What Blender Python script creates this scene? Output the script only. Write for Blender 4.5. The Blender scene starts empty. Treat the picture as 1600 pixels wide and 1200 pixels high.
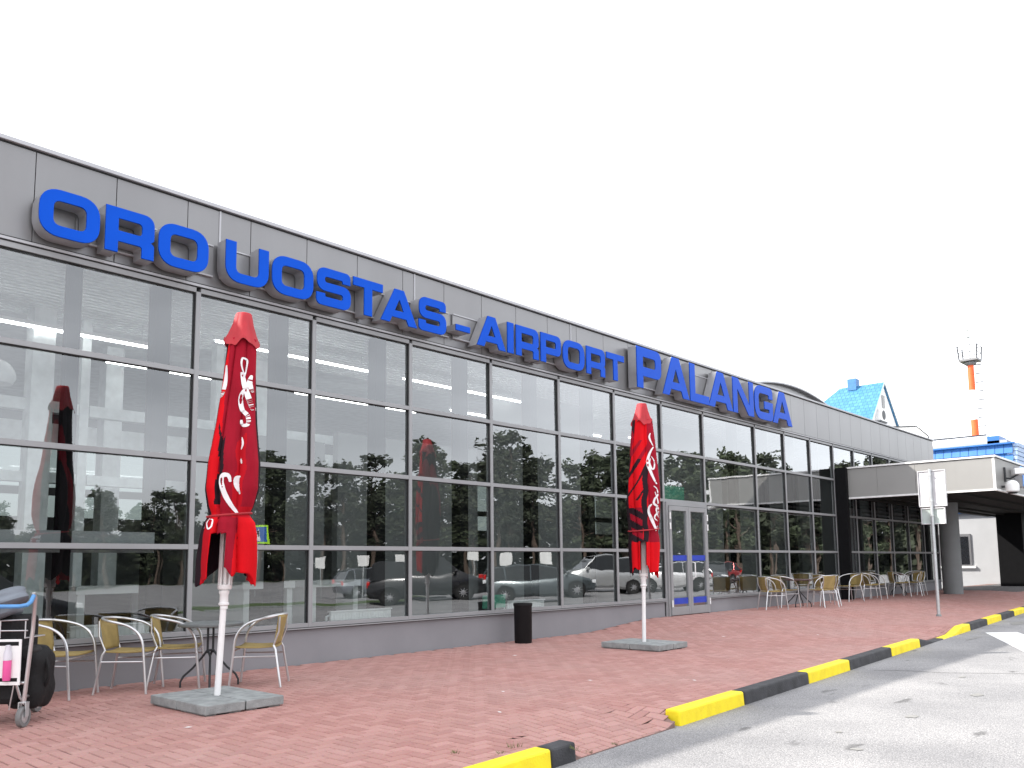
import bpy, bmesh, math, random
from math import sin, cos, pi, radians, sqrt, atan2
from mathutils import Vector, Matrix
random.seed(7)
SC = bpy.context.scene
COL = SC.collection

# ------------------------------------------------------------------ camera
D = 9.80                      # distance of the glass front from the camera
HC = 1.292
yaw, pitch, roll = radians(47.6116), radians(6.2685), radians(-0.6542)
cam = bpy.data.cameras.new('camera')
camo = bpy.data.objects.new('camera', cam); COL.objects.link(camo)
F = Vector((sin(yaw)*cos(pitch), cos(yaw)*cos(pitch), sin(pitch)))
R0 = Vector((cos(yaw), -sin(yaw), 0)); U0 = R0.cross(F)
RR = R0*cos(roll)+U0*sin(roll); UU = -R0*sin(roll)+U0*cos(roll)
M = Matrix((RR, UU, -F)).transposed().to_4x4(); M.translation = Vector((0, 0, HC))
camo.matrix_world = M
cam.sensor_width = 36; cam.lens = 36*1315.05/1600
cam.shift_y = (737.5-600)/1600
cam.clip_start = .05; cam.clip_end = 3000
SC.camera = camo

# ------------------------------------------------------------------ sky, sun, exposure
SUN = Vector((-0.88, 1.0, .965)).normalized()
elev = math.asin(SUN.z); az = atan2(SUN.x, SUN.y)
w = bpy.data.worlds.new('World'); SC.world = w; w.use_nodes = True
nt = w.node_tree; bg = nt.nodes['Background']
sky = nt.nodes.new('ShaderNodeTexSky'); sky.sky_type = 'NISHITA'; sky.sun_disc = False
sky.sun_elevation = elev; sky.sun_rotation = az
tc = nt.nodes.new('ShaderNodeTexCoord'); no = nt.nodes.new('ShaderNodeTexNoise')
mp = nt.nodes.new('ShaderNodeMapping'); mp.inputs['Scale'].default_value = (1, 1, 3)
no.inputs['Scale'].default_value = 2.2; no.inputs['Detail'].default_value = 5
nt.links.new(tc.outputs['Generated'], mp.inputs[0]); nt.links.new(mp.outputs[0], no.inputs['Vector'])
cr = nt.nodes.new('ShaderNodeMapRange'); cr.inputs[1].default_value = .34; cr.inputs[2].default_value = .68
cr.inputs[3].default_value = 6.2; cr.inputs[4].default_value = 10.5
cc = nt.nodes.new('ShaderNodeCombineColor'); nt.links.new(no.outputs['Fac'], cr.inputs[0])
for i_, f_ in enumerate((.99, 1.0, 1.03)):
    mm_ = nt.nodes.new('ShaderNodeMath'); mm_.operation = 'MULTIPLY'; mm_.inputs[1].default_value = f_
    nt.links.new(cr.outputs[0], mm_.inputs[0]); nt.links.new(mm_.outputs[0], cc.inputs[i_])
mx = nt.nodes.new('ShaderNodeMix'); mx.data_type = 'RGBA'; mx.inputs[0].default_value = .88
nt.links.new(sky.outputs[0], mx.inputs[6]); nt.links.new(cc.outputs[0], mx.inputs[7])
nt.links.new(mx.outputs[2], bg.inputs[0]); bg.inputs[1].default_value = .13
sun = bpy.data.lights.new('sun', 'SUN'); sun.energy = 3.9; sun.angle = radians(.6); sun.color = (1, .95, .87)
suno = bpy.data.objects.new('sun', sun); COL.objects.link(suno)
suno.rotation_euler = SUN.to_track_quat('Z', 'Y').to_euler()
SC.view_settings.view_transform = 'Standard'; SC.view_settings.look = 'None'
SC.view_settings.exposure = 1.0; SC.view_settings.gamma = 1.0
try:
    SC.cycles.max_bounces = 8; SC.cycles.transparent_max_bounces = 16
    SC.cycles.sample_clamp_indirect = 6
except Exception: pass

# ------------------------------------------------------------------ materials
def srgb(r, g, b):
    f = lambda c: (c/255/12.92) if c/255 <= .04045 else ((c/255+.055)/1.055)**2.4
    return (f(r), f(g), f(b), 1)
def newmat(name):
    m = bpy.data.materials.new(name); m.use_nodes = True
    return m, m.node_tree, m.node_tree.nodes['Principled BSDF']
def mat(name, col, rough=.6, metal=0., var=.12, scale=6., bump=0., bscale=40., coat=0., obj=True, stretch=None):
    """principled with a procedural value variation and bump"""
    m, t, b = newmat(name)
    c = tuple(col[:3])
    tcn = t.nodes.new('ShaderNodeTexCoord'); src = tcn.outputs['Object']
    if stretch:
        mpn = t.nodes.new('ShaderNodeMapping'); mpn.inputs['Scale'].default_value = stretch
        t.links.new(src, mpn.inputs[0]); src = mpn.outputs[0]
    n = t.nodes.new('ShaderNodeTexNoise'); n.inputs['Scale'].default_value = scale; n.inputs['Detail'].default_value = 6
    t.links.new(src, n.inputs['Vector'])
    r = t.nodes.new('ShaderNodeValToRGB')
    r.color_ramp.elements[0].position = .3; r.color_ramp.elements[1].position = .7
    r.color_ramp.elements[0].color = (*[x*(1-var) for x in c], 1); r.color_ramp.elements[1].color = (*[min(1, x*(1+var)) for x in c], 1)
    t.links.new(n.outputs['Fac'], r.inputs[0]); t.links.new(r.outputs[0], b.inputs['Base Color'])
    b.inputs['Roughness'].default_value = rough; b.inputs['Metallic'].default_value = metal
    if coat: b.inputs['Coat Weight'].default_value = coat; b.inputs['Coat Roughness'].default_value = .1 if coat > .5 else .3
    if bump:
        n2 = t.nodes.new('ShaderNodeTexNoise'); n2.inputs['Scale'].default_value = bscale; n2.inputs['Detail'].default_value = 4
        t.links.new(tcn.outputs['Object'], n2.inputs['Vector'])
        bp = t.nodes.new('ShaderNodeBump'); bp.inputs['Strength'].default_value = bump; bp.inputs['Distance'].default_value = .01
        t.links.new(n2.outputs['Fac'], bp.inputs['Height']); t.links.new(bp.outputs[0], b.inputs['Normal'])
    return m
def emit(name, col, s):
    m, t, b = newmat(name); b.inputs['Base Color'].default_value = (*col, 1)
    b.inputs['Emission Color'].default_value = (*col, 1); b.inputs['Emission Strength'].default_value = s
    return m
def glass(name, ior=2.0, tint=(.62, .67, .66), wav=.25):
    m, t, b = newmat(name); t.nodes.remove(b); out = t.nodes['Material Output']
    tr = t.nodes.new('ShaderNodeBsdfTransparent'); tr.inputs[0].default_value = (*tint, 1)
    gl = t.nodes.new('ShaderNodeBsdfGlossy'); gl.inputs['Roughness'].default_value = .0; gl.inputs[0].default_value = (.93, .95, .97, 1)
    lw = t.nodes.new('ShaderNodeLayerWeight'); lw.inputs['Blend'].default_value = .5
    pw = t.nodes.new('ShaderNodeMath'); pw.operation = 'POWER'; pw.inputs[1].default_value = 2.4; t.links.new(lw.outputs['Facing'], pw.inputs[0])
    fr = t.nodes.new('ShaderNodeMapRange'); r0 = ((ior-1)/(ior+1))**2; fr.inputs[3].default_value = r0; fr.inputs[4].default_value = 1.0
    t.links.new(pw.outputs[0], fr.inputs[0])
    tcn = t.nodes.new('ShaderNodeTexCoord'); n = t.nodes.new('ShaderNodeTexNoise'); n.inputs['Scale'].default_value = .9
    t.links.new(tcn.outputs['Object'], n.inputs['Vector'])
    bp = t.nodes.new('ShaderNodeBump'); bp.inputs['Strength'].default_value = wav; bp.inputs['Distance'].default_value = .012
    t.links.new(n.outputs['Fac'], bp.inputs['Height']); t.links.new(bp.outputs[0], gl.inputs['Normal'])
    ms = t.nodes.new('ShaderNodeMixShader'); t.links.new(fr.outputs[0], ms.inputs[0]); t.links.new(tr.outputs[0], ms.inputs[1]); t.links.new(gl.outputs[0], ms.inputs[2])
    t.links.new(ms.outputs[0], out.inputs[0]); return m

FRAME = mat('frame_paint', (.30, .305, .315), .45, .2, .06, 2)
GASK = mat('gasket', (.012, .012, .013), .6)
FASC = mat('fascia_metal', (.228, .226, .232), .34, .5, .08, .9, .04, 8, .3, stretch=(1, 1, .15))
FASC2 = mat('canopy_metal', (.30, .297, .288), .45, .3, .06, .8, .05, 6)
CAP = mat('cap_metal', (.42, .42, .44), .45, .4, .05, 3)
JOINT = mat('panel_joint', (.05, .05, .055), .8)
PLINTH = mat('plinth_render', (.245, .245, .262), .85, 0, .07, 1.3, .15, 60)
LFACE = mat('letter_blue', (.0005, .070, .50), .40, .35, .05, 3)
LFACE.node_tree.nodes['Principled BSDF'].inputs['Specular IOR Level'].default_value = .15
LSIDE = mat('letter_return', (.42, .42, .44), .4, .6, .08, 5)
GLASS = glass('window_glass', 2.45, (.74, .79, .78))
CONC = mat('concrete_slab', (.27, .285, .285), .9, 0, .25, 9, .6, 70)
WHITE = mat('white_paint', (.80, .80, .80), .35, 0, .04, 5)
ALU = mat('aluminium_tube', (.62, .62, .63), .3, .85, .05, 8)
STEEL = mat('galvanised_steel', (.50, .52, .53), .45, .6, .1, 12)
BLACK = mat('black_plastic', (.006, .006, .007), .6)
BLACK.node_tree.nodes['Principled BSDF'].inputs['Specular IOR Level'].default_value = .25
DARKM = mat('dark_metal', (.035, .038, .042), .45, .4)
WICK = mat('woven_seat', (.36, .265, .095), .75, 0, .15, 8)
t_ = WICK.node_tree; b_ = t_.nodes['Principled BSDF']
wv = t_.nodes.new('ShaderNodeTexWave'); wv.inputs['Scale'].default_value = 28; wv.bands_direction = 'Z'
wv2 = t_.nodes.new('ShaderNodeTexChecker'); wv2.inputs['Scale'].default_value = 110
tc_ = t_.nodes.new('ShaderNodeTexCoord'); t_.links.new(tc_.outputs['Object'], wv2.inputs['Vector'])
bp_ = t_.nodes.new('ShaderNodeBump'); bp_.inputs['Strength'].default_value = .7; bp_.inputs['Distance'].default_value = .004
t_.links.new(wv2.outputs['Fac'], bp_.inputs['Height']); t_.links.new(bp_.outputs[0], b_.inputs['Normal'])
YEL = mat('kerb_yellow', (.92, .72, .012), .6, 0, .10, 7, .35, 60)
def worn(m, under, thr):
    t = m.node_tree; b = t.nodes['Principled BSDF']; old = b.inputs['Base Color'].links[0].from_socket
    tcx = t.nodes.new('ShaderNodeTexCoord'); n = t.nodes.new('ShaderNodeTexNoise'); n.inputs['Scale'].default_value = 13; n.inputs['Detail'].default_value = 9; n.inputs['Roughness'].default_value = .7
    t.links.new(tcx.outputs['Object'], n.inputs['Vector'])
    mr = t.nodes.new('ShaderNodeMapRange'); mr.inputs[1].default_value = thr; mr.inputs[2].default_value = thr+.03
    t.links.new(n.outputs['Fac'], mr.inputs[0]); x = t.nodes.new('ShaderNodeMix'); x.data_type = 'RGBA'
    t.links.new(mr.outputs[0], x.inputs[0]); t.links.new(old, x.inputs[6]); x.inputs[7].default_value = (*under, 1); t.links.new(x.outputs[2], b.inputs['Base Color'])
worn(YEL, (.20, .17, .09), .665)
BLK = mat('kerb_black', (.045, .045, .05), .8, 0, .35, 6, .5, 60)
worn(BLK, (.17, .165, .16), .66)
ROOFB = mat('roof_blue', (.10, .38, .68), .4, .2, .08, 6)
WALLW = mat('white_wall', (.37, .375, .39), .85, 0, .04, 1.5, .1, 40)
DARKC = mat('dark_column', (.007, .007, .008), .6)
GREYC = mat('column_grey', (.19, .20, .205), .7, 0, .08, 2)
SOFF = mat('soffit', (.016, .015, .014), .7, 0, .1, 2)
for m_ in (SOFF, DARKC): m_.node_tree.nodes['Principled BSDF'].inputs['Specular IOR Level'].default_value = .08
ORANGE = mat('mast_orange', (.85, .13, .03), .5)
CEIL = mat('ceiling_white', (.72, .75, .75), .6)
INW = mat('interior_wall', (.20, .205, .205), .8, 0, .1, 1)
INF = mat('interior_floor', (.22, .22, .22), .35, 0, .1, 3)
TUBEL = emit('strip_lamp', (1, 1, 1), 6)
BLUESTR = mat('blue_sticker', (.02, .05, .42), .4)
GREEN = mat('green_board', (.10, .36, .25), .6)

# red printed parasol cloth
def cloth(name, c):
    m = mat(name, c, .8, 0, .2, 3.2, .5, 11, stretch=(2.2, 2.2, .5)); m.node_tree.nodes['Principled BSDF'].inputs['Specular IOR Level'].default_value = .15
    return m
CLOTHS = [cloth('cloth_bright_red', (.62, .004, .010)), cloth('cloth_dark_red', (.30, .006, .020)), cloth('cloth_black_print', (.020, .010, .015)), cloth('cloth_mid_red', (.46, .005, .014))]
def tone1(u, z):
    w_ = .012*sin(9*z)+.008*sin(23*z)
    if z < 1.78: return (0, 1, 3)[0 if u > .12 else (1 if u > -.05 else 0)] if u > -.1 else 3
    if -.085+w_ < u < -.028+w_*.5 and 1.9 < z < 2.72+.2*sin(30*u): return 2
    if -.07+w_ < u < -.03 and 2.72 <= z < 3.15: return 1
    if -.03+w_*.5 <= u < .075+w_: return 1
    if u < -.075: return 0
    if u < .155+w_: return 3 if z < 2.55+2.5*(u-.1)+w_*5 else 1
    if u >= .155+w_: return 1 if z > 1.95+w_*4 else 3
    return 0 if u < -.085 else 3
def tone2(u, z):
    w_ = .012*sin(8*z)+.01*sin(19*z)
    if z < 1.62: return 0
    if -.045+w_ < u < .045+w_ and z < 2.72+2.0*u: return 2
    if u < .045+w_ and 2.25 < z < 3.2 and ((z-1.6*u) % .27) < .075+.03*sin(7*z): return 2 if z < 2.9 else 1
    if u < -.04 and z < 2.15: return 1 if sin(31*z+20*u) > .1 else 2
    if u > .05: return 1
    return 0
CAPRED = mat('parasol_cap_red', (.40, .018, .028), .7, 0, .2, 5, .4, 16)
PRINT = mat('white_print', (.78, .76, .78), .6)

# pavers with a colour per island
def paver_mat():
    m, t, b = newmat('red_pavers')
    g = t.nodes.new('ShaderNodeNewGeometry'); r = t.nodes.new('ShaderNodeValToRGB'); e = r.color_ramp.elements
    e[0].color = (.355, .175, .155, 1); e[1].color = (.445, .24, .215, 1)
    x = e.new(.5); x.color = (.40, .205, .18, 1)
    t.links.new(g.outputs['Random Per Island'], r.inputs[0])
    tcn = t.nodes.new('ShaderNodeTexCoord')
    n = t.nodes.new('ShaderNodeTexNoise'); n.inputs['Scale'].default_value = .55; n.inputs['Detail'].default_value = 6; n.inputs['Roughness'].default_value = .65
    t.links.new(tcn.outputs['Object'], n.inputs['Vector'])
    mxn = t.nodes.new('ShaderNodeMix'); mxn.data_type = 'RGBA'; mxn.blend_type = 'MIX'
    mr = t.nodes.new('ShaderNodeMapRange'); mr.inputs[1].default_value = .42; mr.inputs[2].default_value = .72; mr.inputs[3].default_value = 0; mr.inputs[4].default_value = .45
    t.links.new(n.outputs['Fac'], mr.inputs[0]); t.links.new(mr.outputs[0], mxn.inputs[0])
    t.links.new(r.outputs[0], mxn.inputs[6]); mxn.inputs[7].default_value = (.40, .27, .245, 1)
    n3 = t.nodes.new('ShaderNodeTexNoise'); n3.inputs['Scale'].default_value = 90; n3.inputs['Detail'].default_value = 3
    t.links.new(tcn.outputs['Object'], n3.inputs['Vector'])
    mx2 = t.nodes.new('ShaderNodeMix'); mx2.data_type = 'RGBA'; mx2.blend_type = 'OVERLAY'; mx2.inputs[0].default_value = .28
    t.links.new(mxn.outputs[2], mx2.inputs[6]); t.links.new(n3.outputs['Color'], mx2.inputs[7])
    hs = t.nodes.new('ShaderNodeHueSaturation'); hs.inputs['Saturation'].default_value = 1.0
    t.links.new(mx2.outputs[2], hs.inputs['Color'])
    t.links.new(hs.outputs[0], b.inputs['Base Color']); b.inputs['Roughness'].default_value = .82
    bp = t.nodes.new('ShaderNodeBump'); bp.inputs['Strength'].default_value = .4; bp.inputs['Distance'].default_value = .004
    t.links.new(n3.outputs['Fac'], bp.inputs['Height']); t.links.new(bp.outputs[0], b.inputs['Normal'])
    return m
PAVER = paver_mat()
PAVJOINT = mat('paver_joint', (.20, .125, .11), .95, 0, .3, 5, .3, 60)

def road_mat():
    m, t, b = newmat('road_surface')
    tcn = t.nodes.new('ShaderNodeTexCoord')
    v = t.nodes.new('ShaderNodeTexVoronoi'); v.inputs['Scale'].default_value = 75
    n = t.nodes.new('ShaderNodeTexNoise'); n.inputs['Scale'].default_value = 120; n.inputs['Detail'].default_value = 4
    n1 = t.nodes.new('ShaderNodeTexNoise'); n1.inputs['Scale'].default_value = .7; n1.inputs['Detail'].default_value = 7
    n2 = t.nodes.new('ShaderNodeTexNoise'); n2.inputs['Scale'].default_value = 2.6; n2.inputs['Detail'].default_value = 4
    mpn = t.nodes.new('ShaderNodeMapping'); mpn.inputs['Scale'].default_value = (.6, 1.5, 1); t.links.new(tcn.outputs['Object'], mpn.inputs[0])
    for q in (v, n, n1): t.links.new(tcn.outputs['Object'], q.inputs['Vector'])
    t.links.new(mpn.outputs[0], n2.inputs['Vector'])
    r = t.nodes.new('ShaderNodeValToRGB'); e = r.color_ramp.elements
    e[0].position = .30; e[0].color = (.17, .17, .176, 1); e[1].position = .62; e[1].color = (.405, .40, .40, 1)
    t.links.new(n.outputs['Fac'], r.inputs[0])
    r1 = t.nodes.new('ShaderNodeValToRGB'); e = r1.color_ramp.elements
    e[0].position = .3; e[0].color = (.74, .74, .75, 1); e[1].position = .65; e[1].color = (1.1, 1.09, 1.08, 1)
    t.links.new(n1.outputs['Fac'], r1.inputs[0])
    r2 = t.nodes.new('ShaderNodeValToRGB'); e = r2.color_ramp.elements
    e[0].position = .27; e[0].color = (.5, .5, .5, 1); e[1].position = .34; e[1].color = (1, 1, 1, 1)
    t.links.new(n2.outputs['Fac'], r2.inputs[0])
    r3 = t.nodes.new('ShaderNodeValToRGB'); e = r3.color_ramp.elements
    e[0].position = .0; e[0].color = (1.25, 1.25, 1.25, 1); e[1].position = .55; e[1].color = (.78, .78, .79, 1)
    t.links.new(v.outputs['Distance'], r3.inputs[0])
    cur = r.outputs[0]
    for q in (r1, r2, r3):
        mm = t.nodes.new('ShaderNodeMix'); mm.data_type = 'RGBA'; mm.blend_type = 'MULTIPLY'; mm.inputs[0].default_value = 1
        t.links.new(cur, mm.inputs[6]); t.links.new(q.outputs[0], mm.inputs[7]); cur = mm.outputs[2]
    t.links.new(cur, b.inputs['Base Color']); b.inputs['Roughness'].default_value = .88
    bp = t.nodes.new('ShaderNodeBump'); bp.inputs['Strength'].default_value = .8; bp.inputs['Distance'].default_value = .006
    t.links.new(v.outputs['Distance'], bp.inputs['Height']); t.links.new(bp.outputs[0], b.inputs['Normal'])
    return m
ROAD = road_mat()

# ------------------------------------------------------------------ mesh builder
class MB:
    def __init__(s): s.v = []; s.f = []; s.m = []
    def add(s, vs, fs, mi=0):
        o = len(s.v); s.v += [tuple(v) for v in vs]; s.f += [tuple(i+o for i in f) for f in fs]; s.m += [mi]*len(fs)
    def box(s, a, b, mi=0):
        x0, y0, z0 = a; x1, y1, z1 = b
        s.add([(x0, y0, z0), (x1, y0, z0), (x1, y1, z0), (x0, y1, z0), (x0, y0, z1), (x1, y0, z1), (x1, y1, z1), (x0, y1, z1)],
              [(0, 3, 2, 1), (4, 5, 6, 7), (0, 1, 5, 4), (1, 2, 6, 5), (2, 3, 7, 6), (3, 0, 4, 7)], mi)
    def tube(s, pts, r, n=8, mi=0, cap=True, close=False):
        pts = [Vector(p) for p in pts]; k = len(pts); rs = r if isinstance(r, (list, tuple)) else [r]*k
        rings = []; up = None
        for i, p in enumerate(pts):
            a = pts[i-1] if (i or close) else p; c = pts[(i+1) % k] if (i < k-1 or close) else p
            t = (c-a).normalized()
            if up is None:
                up = Vector((0, 0, 1)) if abs(t.z) < .9 else Vector((1, 0, 0))
            x = t.cross(up);
            if x.length < 1e-4: x = t.cross(Vector((0, 1, 0)))
            x.normalize(); y = x.cross(t).normalized(); up = y
            rings.append([p+(x*cos(2*pi*j/n)+y*sin(2*pi*j/n))*rs[i] for j in range(n)])
        vs = [q for g in rings for q in g]; fs = []
        for i in range(k if close else k-1):
            for j in range(n):
                i2 = (i+1) % k
                fs.append((i*n+j, i*n+(j+1) % n, i2*n+(j+1) % n, i2*n+j))
        if cap and not close: fs += [tuple(range(n-1, -1, -1)), tuple((k-1)*n+j for j in range(n))]
        s.add(vs, fs, mi)
    def lathe(s, prof, c=(0, 0, 0), n=24, mi=0, axis='z', cap=True):
        vs = []; k = len(prof)
        for r, z in prof:
            for j in range(n):
                a = 2*pi*j/n; p = (r*cos(a), r*sin(a), z)
                if axis == 'y': p = (p[0], p[2], p[1])
                if axis == 'x': p = (p[2], p[0], p[1])
                vs.append((p[0]+c[0], p[1]+c[1], p[2]+c[2]))
        fs = [(i*n+j, i*n+(j+1) % n, (i+1)*n+(j+1) % n, (i+1)*n+j) for i in range(k-1) for j in range(n)]
        if cap: fs += [tuple(range(n-1, -1, -1)), tuple((k-1)*n+j for j in range(n))]
        s.add(vs, fs, mi)
    def prism(s, poly, h0, h1, axis='z', mi=0):
        n = len(poly)
        def P(p, h):
            return {'z': (p[0], p[1], h), 'y': (p[0], h, p[1]), 'x': (h, p[0], p[1])}[axis]
        vs = [P(p, h0) for p in poly]+[P(p, h1) for p in poly]
        fs = [tuple(range(n-1, -1, -1)), tuple(range(n, 2*n))]+[(i, (i+1) % n, n+(i+1) % n, n+i) for i in range(n)]
        s.add(vs, fs, mi)
    def build(s, name, mats, parent=None, loc=(0, 0, 0), smooth=False, bevel=0, rz=0, angle=35):
        me = bpy.data.meshes.new(name); me.from_pydata(s.v, [], s.f)
        if not isinstance(mats, (list, tuple)): mats = [mats]
        for m in mats: me.materials.append(m)
        if len(mats) > 1: me.polygons.foreach_set('material_index', s.m)
        bm = bmesh.new(); bm.from_mesh(me); bmesh.ops.recalc_face_normals(bm, faces=bm.faces); bm.to_mesh(me); bm.free()
        if smooth:
            me.polygons.foreach_set('use_smooth', [True]*len(me.polygons)); me.set_sharp_from_angle(angle=radians(angle))
        me.update(); o = bpy.data.objects.new(name, me); COL.objects.link(o)
        o.location = loc; o.rotation_euler = (0, 0, rz)
        if parent: o.parent = parent
        if bevel:
            b = o.modifiers.new('bevel', 'BEVEL'); b.width = bevel; b.segments = 2; b.limit_method = 'ANGLE'; b.angle_limit = radians(40)
        return o
def thing(name, label, cat, loc=(0, 0, 0), rz=0, group=None):
    o = bpy.data.objects.new(name, None); COL.objects.link(o); o.empty_display_size = .1
    o.location = loc; o.rotation_euler = (0, 0, rz); o['label'] = label; o['category'] = cat
    if group: o['group'] = group
    return o
def tag(o, label, cat, group=None):
    o['label'] = label; o['category'] = cat
    if group: o['group'] = group
    return o
def struct(o, kind='structure'): o['kind'] = kind; return o
def dup(root, loc, rz, label, group=None, first=[set()]):
    """first call moves the original, later calls copy the thing with its parts"""
    if root.name not in first[0]:
        first[0].add(root.name); r = root
    else:
        r = root.copy(); COL.objects.link(r)
        def kids(a, b):
            for ch in a.children:
                c = ch.copy(); COL.objects.link(c); c.parent = b; c.matrix_parent_inverse = ch.matrix_parent_inverse.copy(); kids(ch, c)
        kids(root, r)
    r.location = loc; r.rotation_euler = (0, 0, rz); r['label'] = label
    if group: r['group'] = group
    return r

def smooth01(t): t = max(0., min(1., t)); return t*t*(3-2*t)
def kerby(x): return 3.585+.0622*x             # back line of the kerb on the road side
RZ = -.12
def ground(x, y):
    """height of the pavement: a ramp up to the door, a dropped kerb by the road"""
    z = .155*smooth01((x-12.4)/2.7)*smooth01((y-5.6)/2.6)
    e = y-kerby(x)
    for a, b, c, d in ((4.82, 4.98, 6.30, 6.62), (14.75, 15.7, 17.2, 18.0)):
        k = max(0, min(1, (x-a)/(b-a)))*max(0, min(1, (d-x)/(d-c)))
        z -= .112*k*max(0, min(1, 1-(e-.0)/.95))
    return z

# ------------------------------------------------------------------ setting: ground, road, pavement, kerb
mb = MB(); mb.add([(-600, -700, -.14), (800, -700, -.14), (800, 700, -.14), (-600, 700, -.14)], [(0, 1, 2, 3)])
GRASS = mat('grass_ground', (.05, .075, .022), .95, 0, .4, .8, .5, 20)
struct(mb.build('ground', GRASS))
mb = MB(); mb.add([(-60, -84, RZ), (22, -84, RZ), (96, -6, RZ), (140, -4, RZ), (140, 15, RZ), (-60, 15, RZ)], [(0, 1, 2, 3, 4, 5)])
struct(mb.build('road', ROAD))
mb = MB()
x = -4.
nx = 600; ny = 40
pts = []
for i in range(nx+1):
    X = -4+50*i/nx
    for j in range(ny+1):
        Y = kerby(X)+(.02 if 4.95 < X < 6.5 else .15)+(10.3-kerby(X)-.15)*j/ny
        pts.append((X, Y, ground(X, Y)-.012))
fs = [(i*(ny+1)+j, (i+1)*(ny+1)+j, (i+1)*(ny+1)+j+1, i*(ny+1)+j+1) for i in range(nx) for j in range(ny)]
mb.add(pts, fs); n_ = 40; sk = []
for i in range(n_+1):
    X = 4.93+1.50*i/n_; Y = kerby(X)+.018; sk += [(X, Y, RZ-.03), (X, Y, ground(X, Y)-.004), (X, Y+.05, ground(X, Y+.05)-.004)]
mb.add(sk, [(3*i+k, 3*i+3+k, 3*i+4+k, 3*i+1+k) for i in range(n_) for k in (0, 1)])
struct(mb.build('pavement_base', PAVJOINT))
# herringbone pavers
mb = MB(); s = .1
i0, i1 = -40, 420; gp = .004
def paver(x0, y0, x1, y1):
    cx, cy = (x0+x1)/2, (y0+y1)/2
    ky = kerby(cx)
    if cy > D-.03 or y1 < ky: return
    j = random.uniform(-.0010, .0010)*(.2 if 4.7 < cx < 6.8 and cy < ky+1.1 else 1)
    a, b, c, d = x0+gp, y0+gp, x1-gp, y1-gp; q = .005
    o = []
    for (X, Y, dz) in ((a, b, -.006), (c, b, -.006), (c, d, -.006), (a, d, -.006), (a+q, b+q, 0), (c-q, b+q, 0), (c-q, d-q, 0), (a+q, d-q, 0)):
        lim = kerby(X)+(.02 if 4.95 < X < 6.5 else .166)
        Y = max(Y, lim+(q if dz == 0 else 0)); o.append((X, Y, ground(X, Y)+dz+j))
    if max(o[2][1], o[3][1])-min(o[0][1], o[1][1]) < .02 or max(v[1]-kerby(v[0]) for v in o) < (.04 if 4.95 < cx < 6.5 else .185): return
    mb.add(o, [(4, 5, 6, 7), (0, 1, 5, 4), (1, 2, 6, 5), (2, 3, 7, 6), (3, 0, 4, 7)])
for i in range(-30, 440):
    X = i*s
    for j in range(int((kerby(X)-.3)/s), 100):
        d = (i-j) % 4
        if d == 0: paver(X, j*s, X+2*s, j*s+s)
        elif d == 3: paver(X, j*s, X+s, j*s+2*s)
PAVSHADE = mat('grey_pavers', (.10, .095, .095), .85, 0, .2, 5, .4, 60)
mb.m = [1 if (mb.v[f[0]][0] > 34.5 and mb.v[f[0]][1] > 7.2) else 0 for f in mb.f]  # far pavers under the canopy: its shade put into a dark grey paver colour
struct(mb.build('pavement', [PAVER, PAVSHADE]))

kerb = bpy.data.objects.new('kerb', None); COL.objects.link(kerb); struct(kerb)
KZ = .012
def kerbblock(xa, xb, m, za=KZ, zb=KZ):
    mb = MB(); w = .16
    ya, yb = kerby(xa), kerby(xb); g = .004; xa += g; xb -= g
    mb.add([(xa, ya, RZ-.03), (xb, yb, RZ-.03), (xb, yb+w, RZ-.03), (xa, ya+w, RZ-.03),
            (xa, ya+.012, za), (xb, yb+.012, zb), (xb, yb+w, zb), (xa, ya+w, za)],
           [(0, 3, 2, 1), (4, 5, 6, 7), (0, 1, 5, 4), (1, 2, 6, 5), (2, 3, 7, 6), (3, 0, 4, 7)])
    return mb.build('kerb_block', m, kerb, bevel=.018)
lo = RZ+.018
for a, b, m, za, zb in [(-4.2, -2.6, YEL, KZ, KZ), (-2.6, -.9, BLK, KZ, KZ), (-.9, .9, YEL, KZ, KZ), (.9, 2.6, BLK, KZ, KZ), (2.6, 4.63, YEL, KZ, KZ), (4.63, 4.93, BLK, KZ, KZ),
    (6.5, 7.86, YEL, KZ, KZ), (7.86, 9.66, BLK, KZ, KZ), (9.66, 11.16, YEL, KZ, KZ), (11.16, 13.1, BLK, KZ, KZ), (13.1, 14.75, YEL, KZ, KZ),
    (14.75, 15.7, BLK, KZ, lo), (15.7, 16.4, BLK, lo, lo), (16.4, 17.2, YEL, lo, lo+.01), (17.2, 18.0, YEL, lo+.01, KZ), (18.0, 18.7, YEL, KZ, KZ), (18.7, 20.5, BLK, KZ, KZ), (20.5, 22.2, YEL, KZ, KZ), (22.2, 24.0, BLK, KZ, KZ)]:
    kerbblock(a, b, m, za, zb)
x = 24.0; k = 0
while x < 44: kerbblock(x, x+1.8, (YEL, BLK)[k % 2]); x += 1.8; k += 1

# road marking: white arrow and a crack
MARK = mat('road_paint', (.80, .80, .79), .7, 0, .08, 12)
mb = MB(); z = RZ+.004
P = [(14.2, 2.80), (18.3, 4.40), (18.75, 3.95), (16.6, 3.05), (16.5, 2.1), (15.2, 2.55)]
mb.add([(a, b, z) for a, b in P], [tuple(range(len(P)))]); struct(mb.build('road_marking', MARK))
mb = MB(); pts = [(11.3, 4.05), (11.5, 3.7), (11.55, 3.3), (11.8, 2.9), (12.1, 2.4), (12.2, 1.5), (12.6, .5), (12.5, -.8)]
for (a, b), (c, d) in zip(pts, pts[1:]): mb.add([(a, b, z), (a+.018, b, z), (c+.018, d, z), (c, d, z)], [(0, 1, 2, 3)])
struct(mb.build('road_crack', mat('crack_tar', (.06, .06, .06), .9)))
STAIN = mat('damp_stain', (.22, .215, .205), .6, 0, .2, 6)
mb = MB()
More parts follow.
